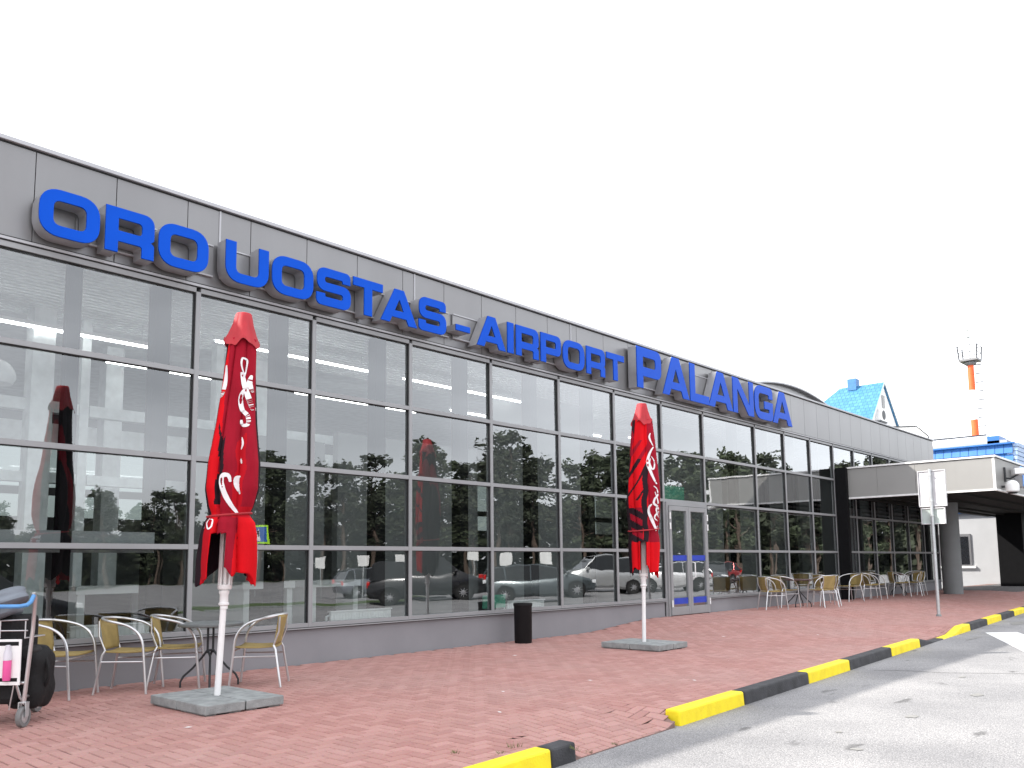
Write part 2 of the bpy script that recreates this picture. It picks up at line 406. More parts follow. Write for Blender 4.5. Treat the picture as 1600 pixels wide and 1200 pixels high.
for cx, cy, rx, ry in ((21.4, 4.45, .75, .16), (16.9, 4.25, .5, .05), (6.55, 2.5, .05, .05), (8.2, 2.62, .09, .06), (9.9, 2.5, .12, .06), (7.1, 2.85, .05, .03), (11.3, 3.0, .10, .04)):
    n = 14; vs = [(cx+rx*cos(2*pi*i/n)*random.uniform(.7, 1.1), cy+ry*sin(2*pi*i/n)*random.uniform(.7, 1.1), z) for i in range(n)]
    mb.add(vs, [tuple(range(n))])
struct(mb.build('road_stains', STAIN))

# ------------------------------------------------------------------ terminal building
TB = thing('terminal_building', 'long low grey airport terminal with a glass front and metal fascia', 'building', (0, 0, 0))
MULL = [-2.9, -.28, 2.32, 4.935, 6.65, 8.42, 10.22, 12.05, 13.81, 15.57, 17.355, 19.97, 21.69, 23.38, 25.06, 26.7, 28.3, 29.95, 31.6, 33.3, 35.0]
ZT = [.51, 1.55, 2.635, 3.71, 4.755]
XL, XR = -2.9, 35.1
DOORX = (15.57, 17.355)
# plinth
mb = MB(); mb.box((XL, D+.02, -.3), (DOORX[0]-.03, D+.35, .455)); mb.box((DOORX[1]+.03, D+.02, -.3), (XR, D+.35, .455))
mb.build('plinth', PLINTH, TB)
mb = MB()
for a, b in ((XL, DOORX[0]-.03), (DOORX[1]+.03, XR)):
    mb.box((a, D-.035, .462), (b, D+.06, .478))
mb.build('sill', FRAME, TB)
mb = MB()
for a, b in ((XL, DOORX[0]-.03), (DOORX[1]+.03, XR)):
    mb.box((a, D+.0, .452), (b, D+.05, .4615)); mb.box((a, D-.022, .478), (b, D+.05, .486))
mb.build('sill_gasket', GASK, TB)
FY = D-.014
for i, X in enumerate(MULL):
    mb = MB(); z0 = .486
    if X in DOORX: z0 = .15
    mb.box((X-.03, FY, z0), (X+.03, D+.09, 4.735), 0); mb.box((X-.042, D+.004, z0+.02), (X-.0305, D+.03, 4.73), 1)
    mb.build('mullion', [FRAME, GASK], TB)
for z in ZT:
    for m0, m1 in zip(MULL, MULL[1:]):
        if z < 2 and m0 == DOORX[0]: continue
        mb = MB(); a, b = m0, m1
        mb.box((a+.031, FY+.003, z-.03), (b-.031, D+.085, z+.03), 0); mb.box((a+.031, D+.002, z-.041), (b-.031, D+.03, z-.0305), 1)
        mb.build('transom', [FRAME, GASK], TB)
# panes, one part each
rg = random.Random(3)
for i in range(len(MULL)-1):
    a, b = MULL[i]+.02, MULL[i+1]-.02
    if b < -1: continue
    for k in range(4):
        if MULL[i] == DOORX[0] and k < 2: continue
        if i > 15 and k > 1: pass
        mb = MB(); z0, z1 = ZT[k]+.02, ZT[k+1]-.02; w2, h2 = (b-a)/2, (z1-z0)/2
        mb.add([(-w2, 0, -h2), (w2, 0, -h2), (w2, 0, h2), (-w2, 0, h2)], [(0, 1, 2, 3)])
        o = mb.build('window_pane', GLASS, TB, ((a+b)/2, D+.035, (z0+z1)/2))
        o.rotation_euler = (radians(rg.gauss(0, .12)), 0, radians(rg.gauss(0, .10)))
# head flashings
mb = MB(); mb.box((XL, D-.03, 4.800), (XR, D+.05, 4.830), 0); mb.box((XL, D-.018, 4.787), (XR, D+.05, 4.7995), 1); mb.box((XL, D-.012, 4.8305), (XR, D+.04, 4.845), 1)
mb.build('head_flashing', [CAP, GASK], TB)
# fascia panels over a dark backing
mb = MB(); mb.box((XL, D+.03, 4.786), (XR, D+.3, 5.875)); mb.build('fascia_backing', JOINT, TB)
seams = [XL]; x = 3.02-.874*6
while x < XR-.3: seams.append(x); x += .874
seams.append(XR)
for a, b in zip(seams, seams[1:]):
    if b-a < .05: continue
    mb = MB(); mb.box((a+.004, D+.002, 4.85), (b-.004, D+.028, 5.872))
    mb.build('fascia_panel', FASC, TB, bevel=.003)
for X in (5.2, 8.5, 12.45, 16.4, 20.3):
    mb = MB(); mb.box((X-.012, D-.008, 5.40), (X+.012, D+.002, 5.872)); mb.build('cover_strip', CAP, TB)
mb = MB(); mb.box((XL, D-.045, 5.888), (XR+.02, D+.4, 5.938)); mb.box((XL, D+.02, 5.9385), (XR+.02, D+.45, 5.955)); mb.build('roof_cap', CAP, TB, bevel=.006)
mb = MB(); mb.box((XL, D-.008, 5.8725), (XR, D+.3, 5.8875)); mb.build('cap_gap', GASK, TB)
mb = MB(); mb.box((XL, D+.45, 5.55), (XR, 26, 5.8)); mb.build('roof', mat('roof_felt', (.12, .12, .12), .9), TB)
# end wall to the right
mb = MB(); mb.box((XR-.25, D+.3, -.2), (XR, 26, 5.87)); mb.build('end_wall', FASC, TB)
mb = MB(); mb.box((XL-.2, D+.02, -.2), (XL, 26, 5.87)); mb.build('end_wall', INW, TB)
# interior
mb = MB(); mb.box((XL, D+.36, -.1), (XR-.26, 25.9, .14)); mb.build('interior_floor', INF, TB)
mb = MB()
mb.box((XL, 12.9, 4.96), (XR-.26, 25.9, 5.05))
mb.build('ceiling', CEIL, TB)
mb = MB(); y = D+.12
while y < 12.85: mb.box((XL, y, 4.86), (XR-.26, y+.085, 4.90)); y += .135
mb.build('slatted_ceiling', CEIL, TB)
# back wall with windows to the airside
mb = MB(); YB = 21.0
mb.box((XL, YB, .14), (XR-.26, YB+.2, 2.5)); mb.box((XL, YB, 4.25), (XR-.26, YB+.2, 4.95))
piers = [(-2.9, 5.4), (6.6, 6.95), (9.9, 10.5), (12.8, 17.2), (19.6, 20.3), (23.2, 24.8), (27, 28), (30, 34.8)]
for a, b in piers: mb.box((a, YB, 2.5), (b, YB+.2, 4.25))
mb.box((XL, YB-.06, 3.0), (XR-.26, YB, 3.18))
mb.build('back_wall', INW, TB)
BGL = glass('rear_glass', 1.5, (.17, .19, .185), 0)
mb = MB(); mb.add([(XL, YB+.1, 1), (XR-.3, YB+.1, 1), (XR-.3, YB+.1, 4.25), (XL, YB+.1, 4.25)], [(0, 1, 2, 3)]); mb.build('rear_glazing', BGL, TB)
# partition walls inside, bulkhead band, columns
for a, b, y, z0, z1, m in ((4.0, 9.6, 15.2, 3.35, 3.75, CEIL), (9.0, 13.0, 14.5, 3.25, 3.6, CEIL), (8.6, 12.0, 11.9, .14, 3.6, INW), (12.1, 15.0, 11.6, .14, 4.9, INW), (17.6, 21.5, 11.6, .14, 4.9, INW), (22.4, 26.5, 11.8, .14, 4.9, INW), (6.0, 8.4, 12.0, .14, 3.4, INW), (-2.5, 2.9, 12.6, .14, 3.3, INW), (28, 34.5, 12.2, .14, 4.9, INW)):
    mb = MB(); mb.box((a, y, z0), (b, y+.15, z1)); mb.build('partition', m, TB)
for X in MULL[2:]:
    if X in DOORX: continue
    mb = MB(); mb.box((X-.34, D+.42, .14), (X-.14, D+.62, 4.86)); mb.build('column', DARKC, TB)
for X, Y in ((4.0, 12.4), (5.6, 14.0), (7.7, 13.0), (13.0, 12.0), (19.2, 11.8)):
    mb = MB(); mb.box((X-.14, Y-.14, .14), (X+.14, Y+.14, 4.9)); mb.build('column', CEIL, TB)
for z0, z1, a, b in ((3.46, 3.62, 1.5, 4.55), (3.46, 3.62, 4.7, 6.6), (3.46, 3.62, 6.75, 10.2), (2.48, 2.62, 1.5, 4.55), (2.48, 2.62, 4.7, 6.6)):
    mb = MB(); mb.box((a, 12.45, z0), (b, 12.6, z1)); mb.build('gallery_beam', CEIL, TB)
for X in (4.62, 6.67):
    mb = MB(); mb.box((X-.06, 12.44, .14), (X+.06, 12.61, 4.9)); mb.build('gallery_post', CEIL, TB)
# low inner sill rail seen on the left bay
mb = MB(); mb.box((2.36, D+.14, 1.48), (3.5, D+.3, 1.72)); mb.box((3.62, D+.14, 1.48), (4.55, D+.3, 1.72)); mb.build('inner_rail', FRAME, TB)
mb = MB(); mb.box((3.48, D+.16, .15), (3.62, D+.3, 4.86)); mb.build('inner_post', DARKC, TB)

# door
dr = bpy.data.objects.new('door', None); COL.objects.link(dr); dr.parent = TB; dr.location = (0, 0, 0)
DZ0, DZ1 = .17, 2.53
mb = MB(); mb.box((DOORX[0]+.031, D-.05, DZ1), (DOORX[1]-.031, D+.06, 2.604)); mb.box((DOORX[0]+.031, D-.05, .15), (DOORX[0]+.09, D+.06, DZ1)); mb.box((DOORX[1]-.09, D-.05, .15), (DOORX[1]-.031, D+.06, DZ1))
mb.build('door_frame', FRAME, dr)
xm = (DOORX[0]+DOORX[1])/2
for a, b in ((DOORX[0]+.1, xm-.004), (xm+.004, DOORX[1]-.1)):
    mb = MB(); st = .085
    mb.box((a, D-.075, DZ0), (a+st, D-.02, DZ1-.01)); mb.box((b-st, D-.075, DZ0), (b, D-.02, DZ1-.01))
    mb.box((a+st, D-.072, DZ0), (b-st, D-.02, DZ0+.17)); mb.box((a+st, D-.072, DZ1-.11), (b-st, D-.02, DZ1-.01))
    mb.build('door_leaf', FRAME, dr, bevel=.004)
    mb = MB(); mb.add([(a+st, D-.04, DZ0+.15), (b-st, D-.04, DZ0+.15), (b-st, D-.04, DZ1-.1), (a+st, D-.04, DZ1-.1)], [(0, 1, 2, 3)]); mb.build('door_glass', GLASS, dr)
    for sz0, sz1 in ((1.33, 1.45), (.40, .53)):
        mb = MB(); mb.box((a+st, D-.047, sz0), (b-st, D-.042, sz1)); mb.build('safety_stripe', BLUESTR, dr)
    for zz in (1.0,):
        pass
for xx in (xm+.10,):
    mb = MB(); mb.tube([(xx, D-.08, .95), (xx, D-.14, .97), (xx, D-.14, 1.28), (xx, D-.08, 1.30)], .014, 8); mb.build('door_handle', WHITE, dr, smooth=True)
for X in (DOORX[0]+.1, DOORX[1]-.1):
    for zz in (.42, 2.08, 2.3):
        mb = MB(); mb.lathe([(.018, -.07), (.018, -.01), (.014, -.005), (.018, 0), (.018, .07)], (X, D-.09, zz), 10); mb.build('hinge', WHITE, dr, smooth=True)

# canopy
CX0, CX1, CY = 25.2, 42.4, 5.55
CN = bpy.data.objects.new('canopy', None); COL.objects.link(CN); CN.parent = TB
mb = MB(); mb.box((CX0, CY+.02, 3.16), (CX0+.03, 7.55, 3.995)); mb.box((CX0, 7.556, 3.16), (CX0+.03, 8.6, 3.995)); mb.box((CX0, 8.606, 3.16), (CX0+.03, D-.04, 3.995))
mb.box((CX0, 6.5, 3.16), (CX0-.002, 6.506, 3.995))
mb.build('canopy_side', FASC2, CN)
mb = MB(); xs = [CX0+.06]
while xs[-1] < CX1-1: xs.append(xs[-1]+3.2)
xs.append(CX1)
for a, b in zip(xs, xs[1:]): mb.box((a+.004, CY, 3.16), (b-.004, CY+.03, 3.995))
mb.build('canopy_front', FASC2, CN)
mb = MB(); mb.box((CX0-.004, CY-.006, 3.13), (CX0+.055, CY+.05, 4.0)); mb.box((CX0-.02, CY-.02, 3.11), (CX0+.06, D-.04, 3.158)); mb.box((CX0+.061, CY-.02, 3.11), (CX1, CY+.05, 3.158))
mb.box((CX0-.04, CY-.04, 4.012), (CX0+.08, D-.04, 4.06)); mb.box((CX0+.081, CY-.04, 4.012), (CX1, CY+.08, 4.06)); mb.build('canopy_trim', mat('white_trim', (.75, .75, .75), .4), CN)
mb = MB(); mb.box((CX0-.01, CY-.01, 3.996), (CX1, D-.05, 4.011)); mb.build('canopy_gap', GASK, CN)
mb = MB(); mb.box((CX0+.04, CY+.06, 3.18), (CX1-.05, D-.045, 3.24)); 
for yy in (6.6, 7.6, 8.6, 9.2): mb.box((CX0+.06, yy, 3.12), (CX1-.1, yy+.05, 3.178))
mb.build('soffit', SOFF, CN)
mb = MB(); mb.box((CX0+.08, CY+.1, 3.85), (CX1, D-.06, 3.9)); mb.build('canopy_roof', mat('felt2', (.15, .15, .15), .9), CN)
mb = MB(); mb.box((CX0-.17, D-.36, .10), (CX0-.02, D-.04, 4.05)); mb.build('canopy_post', DARKC, CN)
mb = MB(); mb.lathe([(.30, .0), (.30, 3.18)], (30.75, 8.25, .05), 32); mb.build('round_column', GREYC, CN, smooth=True)
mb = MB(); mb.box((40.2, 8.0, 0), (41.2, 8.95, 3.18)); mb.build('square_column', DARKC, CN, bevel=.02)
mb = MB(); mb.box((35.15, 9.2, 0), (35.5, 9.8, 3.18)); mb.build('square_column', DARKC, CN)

# curved roof over the hall and glimpses
mb = MB(); n = 40; R_ = 14.; cx, top = 27.3, 7.17; pr = []
for i in range(n+1):
    a = -.42+.84*i/n; pr.append((cx+R_*sin(a), top-R_*(1-cos(a))))
pr2 = [(a, b) for a, b in pr]+[(pr[-1][0], 5.8), (pr[0][0], 5.8)]
mb.prism(pr2, 12.0, 22., 'y'); mb.build('vault_end', FASC, TB)
mb = MB(); o1 = [(a, b+.05) for a, b in pr]; o2 = [(a, b+.005) for a, b in reversed(pr)]
mb.prism(o1+o2, 11.85, 22.1, 'y'); mb.build('vault_roof', CAP, TB)

# ------------------------------------------------------------------ sign letters
def rpoly(pts, seg=7):
    out = []; n = len(pts)
    for i, p in enumerate(pts):
        r = p[2] if len(p) > 2 else 0
        P = Vector(p[:2]); A = Vector(pts[i-1][:2]); B = Vector(pts[(i+1) % n][:2])
        if r <= 0: out.append((P.x, P.y)); continue
        a = (A-P); b = (B-P); la, lb = a.length, b.length; r = min(r, la*.49, lb*.49); a.normalize(); b.normalize()
        for k in range(seg+1):
            t = k/seg; c0 = P+a*r; c1 = P+b*r; e = .62
            q0 = P+a*r*(1-e); q1 = P+b*r*(1-e)
            q = c0*(1-t)**3+q0*3*t*(1-t)**2+q1*3*t*t*(1-t)+c1*t**3
            out.append((q.x, q.y))
    return out
def glyph(ch, W, H, t):
    b = t*.88; Rr = H*.40; ri = H*.14
    if ch == 'O': return [rpoly([(0, 0, Rr), (W, 0, Rr), (W, H, Rr), (0, H, Rr)]), rpoly([(t, b, ri), (t, H-b, ri), (W-t, H-b, ri), (W-t, b, ri)])]
    if ch == 'U': return [rpoly([(0, H), (0, 0, Rr), (W, 0, Rr), (W, H), (W-t, H), (W-t, b, ri), (t, b, ri), (t, H)])]
    if ch == 'S':
        m0, m1 = .5*H-b*.5, .5*H+b*.5; r2 = H*.26; r3 = H*.09
        return [rpoly([(0, 0, r2), (W, 0, r2), (W, m1, r2), (t*.95, m1, r3), (t*.95, H-b, r3), (W-t, H-b, r3), (W-t, .69*H), (W-.01, .69*H), (W-.01, H, r2), (.01, H, r2), (.01, m0, r2), (W-t*.95, m0, r3), (W-t*.95, b, r3), (t, b, r3), (t, .32*H), (0, .32*H)])]
    if ch == 'T': return [[(0, H), (0, H-b), ((W-t)/2, H-b), ((W-t)/2, 0), ((W+t)/2, 0), ((W+t)/2, H-b), (W, H-b), (W, H)]]
    if ch == 'I': return [[(0, 0), (W, 0), (W, H), (0, H)]]
    if ch == '-': return [[(0, 0), (W, 0), (W, H), (0, H)]]
    if ch == 'L': return [[(0, 0), (W, 0), (W, b), (t, b), (t, H), (0, H)]]
    if ch == 'A':
        a = t*.62; c = t*1.18; sl = (W/2-a)/H; y0, y1 = .17*H, .17*H+b*.85; ya = min((W/2-c)/sl, H-b*.8)
        hx = c+ya*sl
        hole = [(c+y1*sl, y1), (min(hx, W/2-.004), ya), (max(W-hx, W/2+.004), ya), (W-c-y1*sl, y1)]
        return [[(0, 0), (c, 0), (c+y0*sl, y0), (W-c-y0*sl, y0), (W-c, 0), (W, 0), (W/2+a, H), (W/2-a, H)], hole]
    if ch == 'N':
        q = 1.25*t; yA = H*t/(W-q)*.98
        return [[(0, 0), (0, H), (q, H), (W-t, yA+.03*H), (W-t, H), (W, H), (W, 0), (W-q, 0), (t, H-yA-.03*H), (t, 0)]]
    if ch == 'P': return [rpoly([(0, 0), (t, 0), (t, .30*H), (W, .30*H, H*.22), (W, H, H*.22), (0, H)]), rpoly([(t, .30*H+b), (t, H-b), (W-t, H-b, ri*.6), (W-t, .30*H+b, ri*.6)])]
    if ch == 'R': return [rpoly([(0, 0), (t, 0), (t, .25*H), (W-t, .25*H, H*.06), (W-t, 0), (W, 0), (W, .34*H, H*.12), (W*.93, .39*H), (W, .44*H, H*.1), (W, H, H*.24), (0, H)]), rpoly([(t, .25*H+b), (t, H-b), (W-t, H-b, ri*.6), (W-t, .25*H+b, ri*.6)])]
    if ch == 'G': return [rpoly([(W-t, .66*H), (W, .66*H), (W, H, Rr), (0, H, Rr), (0, 0, Rr), (W, 0, H*.2), (W, .56*H), (W*.52, .56*H), (W*.52, .56*H-b), (W-t, .56*H-b), (W-t, b, ri*.6), (t, b, ri), (t, H-b, ri), (W-t, H-b, ri)])]
def flatmesh(polys, depth, bev, name, m, parent, loc):
    """2D outlines with holes -> a solid facing -Y"""
    cu = bpy.data.curves.new(name, 'CURVE'); cu.dimensions = '2D'; cu.fill_mode = 'BOTH'; cu.extrude = depth/2; cu.bevel_depth = bev; cu.bevel_resolution = 1; cu.offset = -bev
    for p in polys:
        sp = cu.splines.new('POLY'); sp.points.add(len(p)-1); sp.use_cyclic_u = True
        for q, (a, b) in zip(sp.points, p): q.co = (a, b, 0, 1)
    o = bpy.data.objects.new(name, cu); COL.objects.link(o)
    me = bpy.data.meshes.new_from_object(o.evaluated_get(bpy.context.evaluated_depsgraph_get()))
    bpy.data.objects.remove(o); bpy.data.curves.remove(cu)
    for v in me.vertices: x, y, z = v.co; v.co = (x, -z, y)
    me.materials.clear(); me.materials.append(m)
    me.polygons.foreach_set('use_smooth', [True]*len(me.polygons)); me.set_sharp_from_angle(angle=radians(30))
    ob = bpy.data.objects.new(name, me); COL.objects.link(ob); ob.parent = parent; ob.location = loc
    return ob
SG = thing('airport_sign', 'big blue faced block letters reading ORO UOSTAS - AIRPORT PALANGA on the grey fascia', 'sign', (0, D, 4.88))
LET = [('O', 2.99, 3.62, 4.88, 5.41), ('R', 3.68, 4.24, 4.88, 5.41), ('O', 4.29, 4.92, 4.88, 5.41), ('U', 5.15, 5.76, 4.89, 5.42), ('O', 5.81, 6.45, 4.89, 5.42), ('S', 6.50, 7.08, 4.89, 5.43),
       ('T', 7.12, 7.66, 4.90, 5.43), ('A', 7.62, 8.33, 4.90, 5.43), ('S', 8.36, 8.94, 4.90, 5.44), ('-', 9.15, 9.47, 5.05, 5.15), ('A', 9.63, 10.33, 4.90, 5.44), ('I', 10.37, 10.53, 4.90, 5.44),
       ('R', 10.59, 11.19, 4.90, 5.44), ('P', 11.25, 11.82, 4.90, 5.44), ('O', 11.88, 12.53, 4.90, 5.44), ('R', 12.59, 13.19, 4.90, 5.44), ('T', 13.24, 13.84, 4.90, 5.44),
       ('P', 14.30, 15.22, 4.89, 5.76), ('A', 15.26, 16.36, 4.89, 5.76), ('L', 16.40, 17.24, 4.89, 5.76), ('A', 17.22, 18.38, 4.89, 5.76), ('N', 18.40, 19.47, 4.89, 5.76), ('G', 19.53, 20.55, 4.89, 5.76), ('A', 20.53, 21.70, 4.89, 5.76)]
for ch, a, b, z0, z1 in LET:
    W, H = b-a, z1-z0; t = .145 if H < .6 else .225
    if ch == 'I': t = W
    g = glyph(ch, W, H, t)
    body = flatmesh(g, .20, 0, 'letter', LSIDE, SG, (a, -.145, z0-4.88))
    fc = flatmesh(g, .014, .004, 'letter_face', LFACE, body, (0, -.112, 0))
    fc.name = 'letter_face'
for a, b, c, d in ((3.45, 5.10, 4.98, 5.36), (5.2, 9.2, 4.99, 5.37), (9.3, 13.7, 5.0, 5.38), (14.4, 21.4, 5.0, 5.60)):
    mb = MB(); mb.box((a, -.028, c-4.88), (b, -.002, d-4.88), 0); mb.box((a, -.045, c-4.88-.02), (b, -.002, c-4.88), 1); mb.box((a, -.045, d-4.88), (b, -.002, d-4.88+.018), 1)
    mb.build('backing_rail', [FASC, CAP], SG)
# canopy lettering just inside the right edge
S2 = thing('canopy_sign', 'small blue letters standing off the canopy front at the right edge of the photo', 'sign', (26.75, CY, 3.3))
for ch, a, b in (('T', 0, .52), ('I', .6, .76), ('T', .9, 1.42)):
    g = glyph(ch, b-a, .55, .16); bo = flatmesh(g, .18, 0, 'letter', LSIDE, S2, (a, -.2, 0)); flatmesh(g, .014, .004, 'letter_face', mat('letter_pale_blue', (.15, .35, .75), .35), bo, (0, -.102, 0))
# floodlight and globe lamp on the canopy front
fl = thing('floodlight', 'white rectangular floodlight angled out from the canopy front corner', 'lamp', (26.2, CY, 3.6))
mb = MB(); mb.prism([(-.35, -.02), (.16, -.02), (.10, .12), (-.30, .14)], -.62, -.2, 'y'); mb.build('lamp_head', WHITE, fl, rz=.4, bevel=.01)
mb = MB(); mb.tube([(0, 0, -.1), (0, -.15, -.12), (.05, -.35, 0)], .025, 8); mb.tube([(0, -.02, -.2), (0, -.02, .2)], .03, 8); mb.build('bracket', DARKM, fl, smooth=True)
gl_ = thing('globe_lamp', 'white domed outdoor lamp under the floodlight on the canopy corner', 'lamp', (25.85, CY, 3.24))
mb = MB(); mb.lathe([(.17*cos(a), .17*sin(a)) for a in [i*pi/16 for i in range(9)]][::-1]+[(.165, -.13), (.12, -.16)], (0, -.25, 0), 24); mb.build('globe', WHITE, gl_, smooth=True)
mb = MB(); mb.lathe([(.10, 0), (.13, .03)], (0, -.25, -.20), 20); mb.box((-.03, -.2, -.03), (.03, 0, .03)); mb.build('lamp_base', DARKM, gl_)

# ------------------------------------------------------------------ parasols
HX = Vector((R0.x, R0.y, 0)); HD = Vector((sin(yaw), cos(yaw), 0))   # only used to turn the two parasols and the trolley as they stand
ROTV = -yaw
def parasol(name_label, loc, lean, clothm, prof, folds, prints, seed, ztop):
    t = thing('parasol', name_label, 'parasol', loc, ROTV, 'closed red parasols on the paving')
    rnd = random.Random(seed)
    # base: four concrete slabs (built in world axes, so turned back)
    bz = -ROTV
    bw, bd = .40, .53
    for sx, sy in ((-1, -1), (0, -1), (-1, 0), (0, 0)):
        mb = MB(); mb.box((sx*bw+.006, sy*bd+.006, .012), (sx*bw+bw-.006, sy*bd+bd-.006, .095), 0)
        mb.box((sx*bw+.14, sy*bd+.012, -.004), (sx*bw+.24, sy*bd+bd-.012, .0115), 1); mb.box((sx*bw+.03, sy*bd+.03, -.004), (sx*bw+.13, sy*bd+bd-.03, .0118), 0); mb.box((sx*bw+.25, sy*bd+.03, -.004), (sx*bw+bw-.03, sy*bd+bd-.03, .0118), 0)
        mb.build('base_slab', [CONC, BLACK], t, rz=bz+rnd.uniform(-.012, .012), bevel=.010)
    def L(x, y, z): return (x+lean*z, y, z)
    mb = MB(); mb.tube([L(0, 0, .09), L(0, 0, 1.9), L(0, 0, ztop-.05)], .030, 16); mb.build('pole', WHITE, t, smooth=True)
    mb = MB()
    zs = [(.036, .90), (.036, .93), (.05, .94), (.05, .955), (.040, .965), (.040, 1.035), (.048, 1.05), (.048, 1.075)]
    mb.lathe([(r, z) for r, z in zs], (lean*1.0, 0, 0), 20); mb.lathe([(.062, 1.085), (.068, 1.10), (.068, 1.13), (.055, 1.135)], (lean*1.1, 0, 0), 12)
    mb.build('collar', WHITE, t, smooth=True)
    for k in range(8):
        a = 2*pi*k/8+.3
        mb = MB(); r0, r1 = .055, .09
        mb.tube([L(r0*cos(a), r0*sin(a), 1.12), L(r1*cos(a)*.8, r1*sin(a)*.8, 2.0), L(.04*cos(a), .04*sin(a), ztop-.35)], .011, 6); mb.build('rib', WHITE, t)
    # canopy cloth
    nth = 260; NZ = 130; z1 = ztop-.27; z0 = prof[0][0]
    ph = [rnd.uniform(0, 6.28) for _ in range(6)]
    def halfw(z):
        for (a, ra), (b, rb) in zip(prof, prof[1:]):
            if a <= z <= b:
                q = (z-a)/(b-a); return ra+(rb-ra)*q
        return prof[-1][1]
    def rad(th, z):
        w = halfw(z); q = (z-z0)/(z1-z0)
        am = .30 if z > 1.8 else .34
        tie = math.exp(-((z-1.80)/.06)**2); am *= 1-.6*tie
        f = abs(sin(folds*.5*(th+.35*sin(z*1.3+ph[0]))+ph[1]))
        f2 = sin(5*th+ph[2]+z*2.1)*.5+sin(9*th+ph[3]-z*3.3)*.35+sin(17*th+ph[4]+z*5)*.15
        kf = folds*.5*(th+.22*sin(z*1.3+ph[0]))+ph[1]
        q = (kf/pi) % 1.0; kk = int(math.floor(kf/pi)); lean_ = q**.55 if kk % 2 else 1-(1-q)**.55   # pleats that fold over to one side
        f = sin(pi*lean_); f = abs(f)**.6
        return w*(1-am+am*1.25*f*(.88+.12*sin(kk*2.4+ph[2]))+.04*f2)
    hem = [.06*sin(2*2*pi*j/nth+ph[5])+.075*abs(sin(3.5*2*pi*j/nth+.4))**1.5+.012*sin(13*2*pi*j/nth+ph[2]) for j in range(nth)]
    mb = MB(); vs = []
    for i in range(NZ+1):
        q = i/NZ
        for j in range(nth):
            th = 2*pi*j/nth
            z = z1+(z0-z1)*q
            if q > .72: z += hem[j]*(q-.72)/.28
            zz = max(z, z0)
            r = rad(th, zz)
            # gap in the hem where the pole shows, on the camera side
            vs.append((r*cos(th)+lean*z, r*sin(th)*.9, z))
    fs = [(i*nth+j, i*nth+(j+1) % nth, (i+1)*nth+(j+1) % nth, (i+1)*nth+j) for i in range(NZ) for j in range(nth)]
    g0 = pi*1.5
    keep = []
    for (i, f) in zip([i for i in range(NZ) for j in range(nth)], fs):
        j = f[0] % nth; th = 2*pi*j/nth; z = vs[f[0]][2]
        if z < 1.62 and prints[1][0] < th < prints[1][1]: continue
        keep.append(f)
    mb.add(vs, keep); mb.m = []
    for f in keep:
        x_, y_, z_ = vs[f[0]]; u_ = x_-lean*z_
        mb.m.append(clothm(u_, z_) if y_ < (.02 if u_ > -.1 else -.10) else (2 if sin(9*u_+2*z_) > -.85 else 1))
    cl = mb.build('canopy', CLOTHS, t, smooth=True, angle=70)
    sol = cl.modifiers.new('thickness', 'SOLIDIFY'); sol.thickness = .004; sol.offset = -1
    # cap
    mb = MB(); vs = []; n = 64; prc = [(ztop+.003, .002), (ztop+.001, .068), (ztop-.012, .076), (ztop-.12, .098), (ztop-.24, .130), (ztop-.325, .160), (ztop-.31, .150)]
    for k, (z, r) in enumerate(prc):
        for j in range(n):
            th = 2*pi*j/n; q = k/(len(prc)-1)
            rr = r*(1+.16*q*(abs(sin(2.5*th+ph[0]))-.5)*1.6)
            zz = z+(.045*sin(4*th+ph[1])+.02*sin(9*th))*max(0, q-.5)*2 if k > 3 else z
            vs.append((rr*cos(th)+lean*z, rr*sin(th), zz))
    fs = [(i*n+j, i*n+(j+1) % n, (i+1)*n+(j+1) % n, (i+1)*n+j) for i in range(len(prc)-1) for j in range(n)]+[tuple(range(n))]
    mb.add(vs, fs); cp = mb.build('cap', CAPRED, t, smooth=True, angle=60)
    # tie strap
    pts = []
    for j in range(48):
        th = 2*pi*j/48; zt = 1.80+.02*sin(th+1); r = rad(th, zt)+.008; pts.append((r*cos(th)+lean*zt, r*sin(th)*.9, zt))
    mb = MB(); mb.tube(pts, .012, 6, close=True); mb.build('tie_strap', CAPRED, t, smooth=True)
    # white script printed on the cloth: ribbons lying on its surface
    mb = MB()
    def surf(u, z):
        best = None
        for k in range(360):
            th = pi+pi*k/359
            r = rad(th, max(z, z0)); x = r*cos(th)
            e = abs(x-u)
            if best is None or e < best[0]: best = (e, th, r)
        th = best[1]; r = best[2]+.006
        return (r*cos(th)+lean*z, r*sin(th)*.9, z)
    for pts, wd in prints[0]:
        P = [Vector((a-lean*b+(.03 if folds == 7 else 0), b)) for a, b in pts]
        # catmull-rom
        Q = []
        for i in range(len(P)-1):
            a, b, c, d = P[max(i-1, 0)], P[i], P[i+1], P[min(i+2, len(P)-1)]
            for k in range(14):
                s = k/14; Q.append(.5*((2*b)+(c-a)*s+(2*a-5*b+4*c-d)*s*s+(3*b-a-3*c+d)*s**3))
        Q.append(P[-1]); m_ = len(Q); L_, R_ = [], []
        for i, q in enumerate(Q):
            tg = (Q[min(i+1, m_-1)]-Q[max(i-1, 0)]).normalized(); nn = Vector((-tg.y, tg.x)); w_ = wd*(.35+.65*sin(pi*min(1, max(0, i/(m_-1)))))
            a = q+nn*w_/2; b = q-nn*w_/2; L_.append(surf(a.x, a.y)); R_.append(surf(b.x, b.y))
        mb.add(L_+R_, [(i, i+1, m_+i+1, m_+i) for i in range(m_-1)])
    lp = mb.build('script_print', PRINT, cl, smooth=True)
    return t
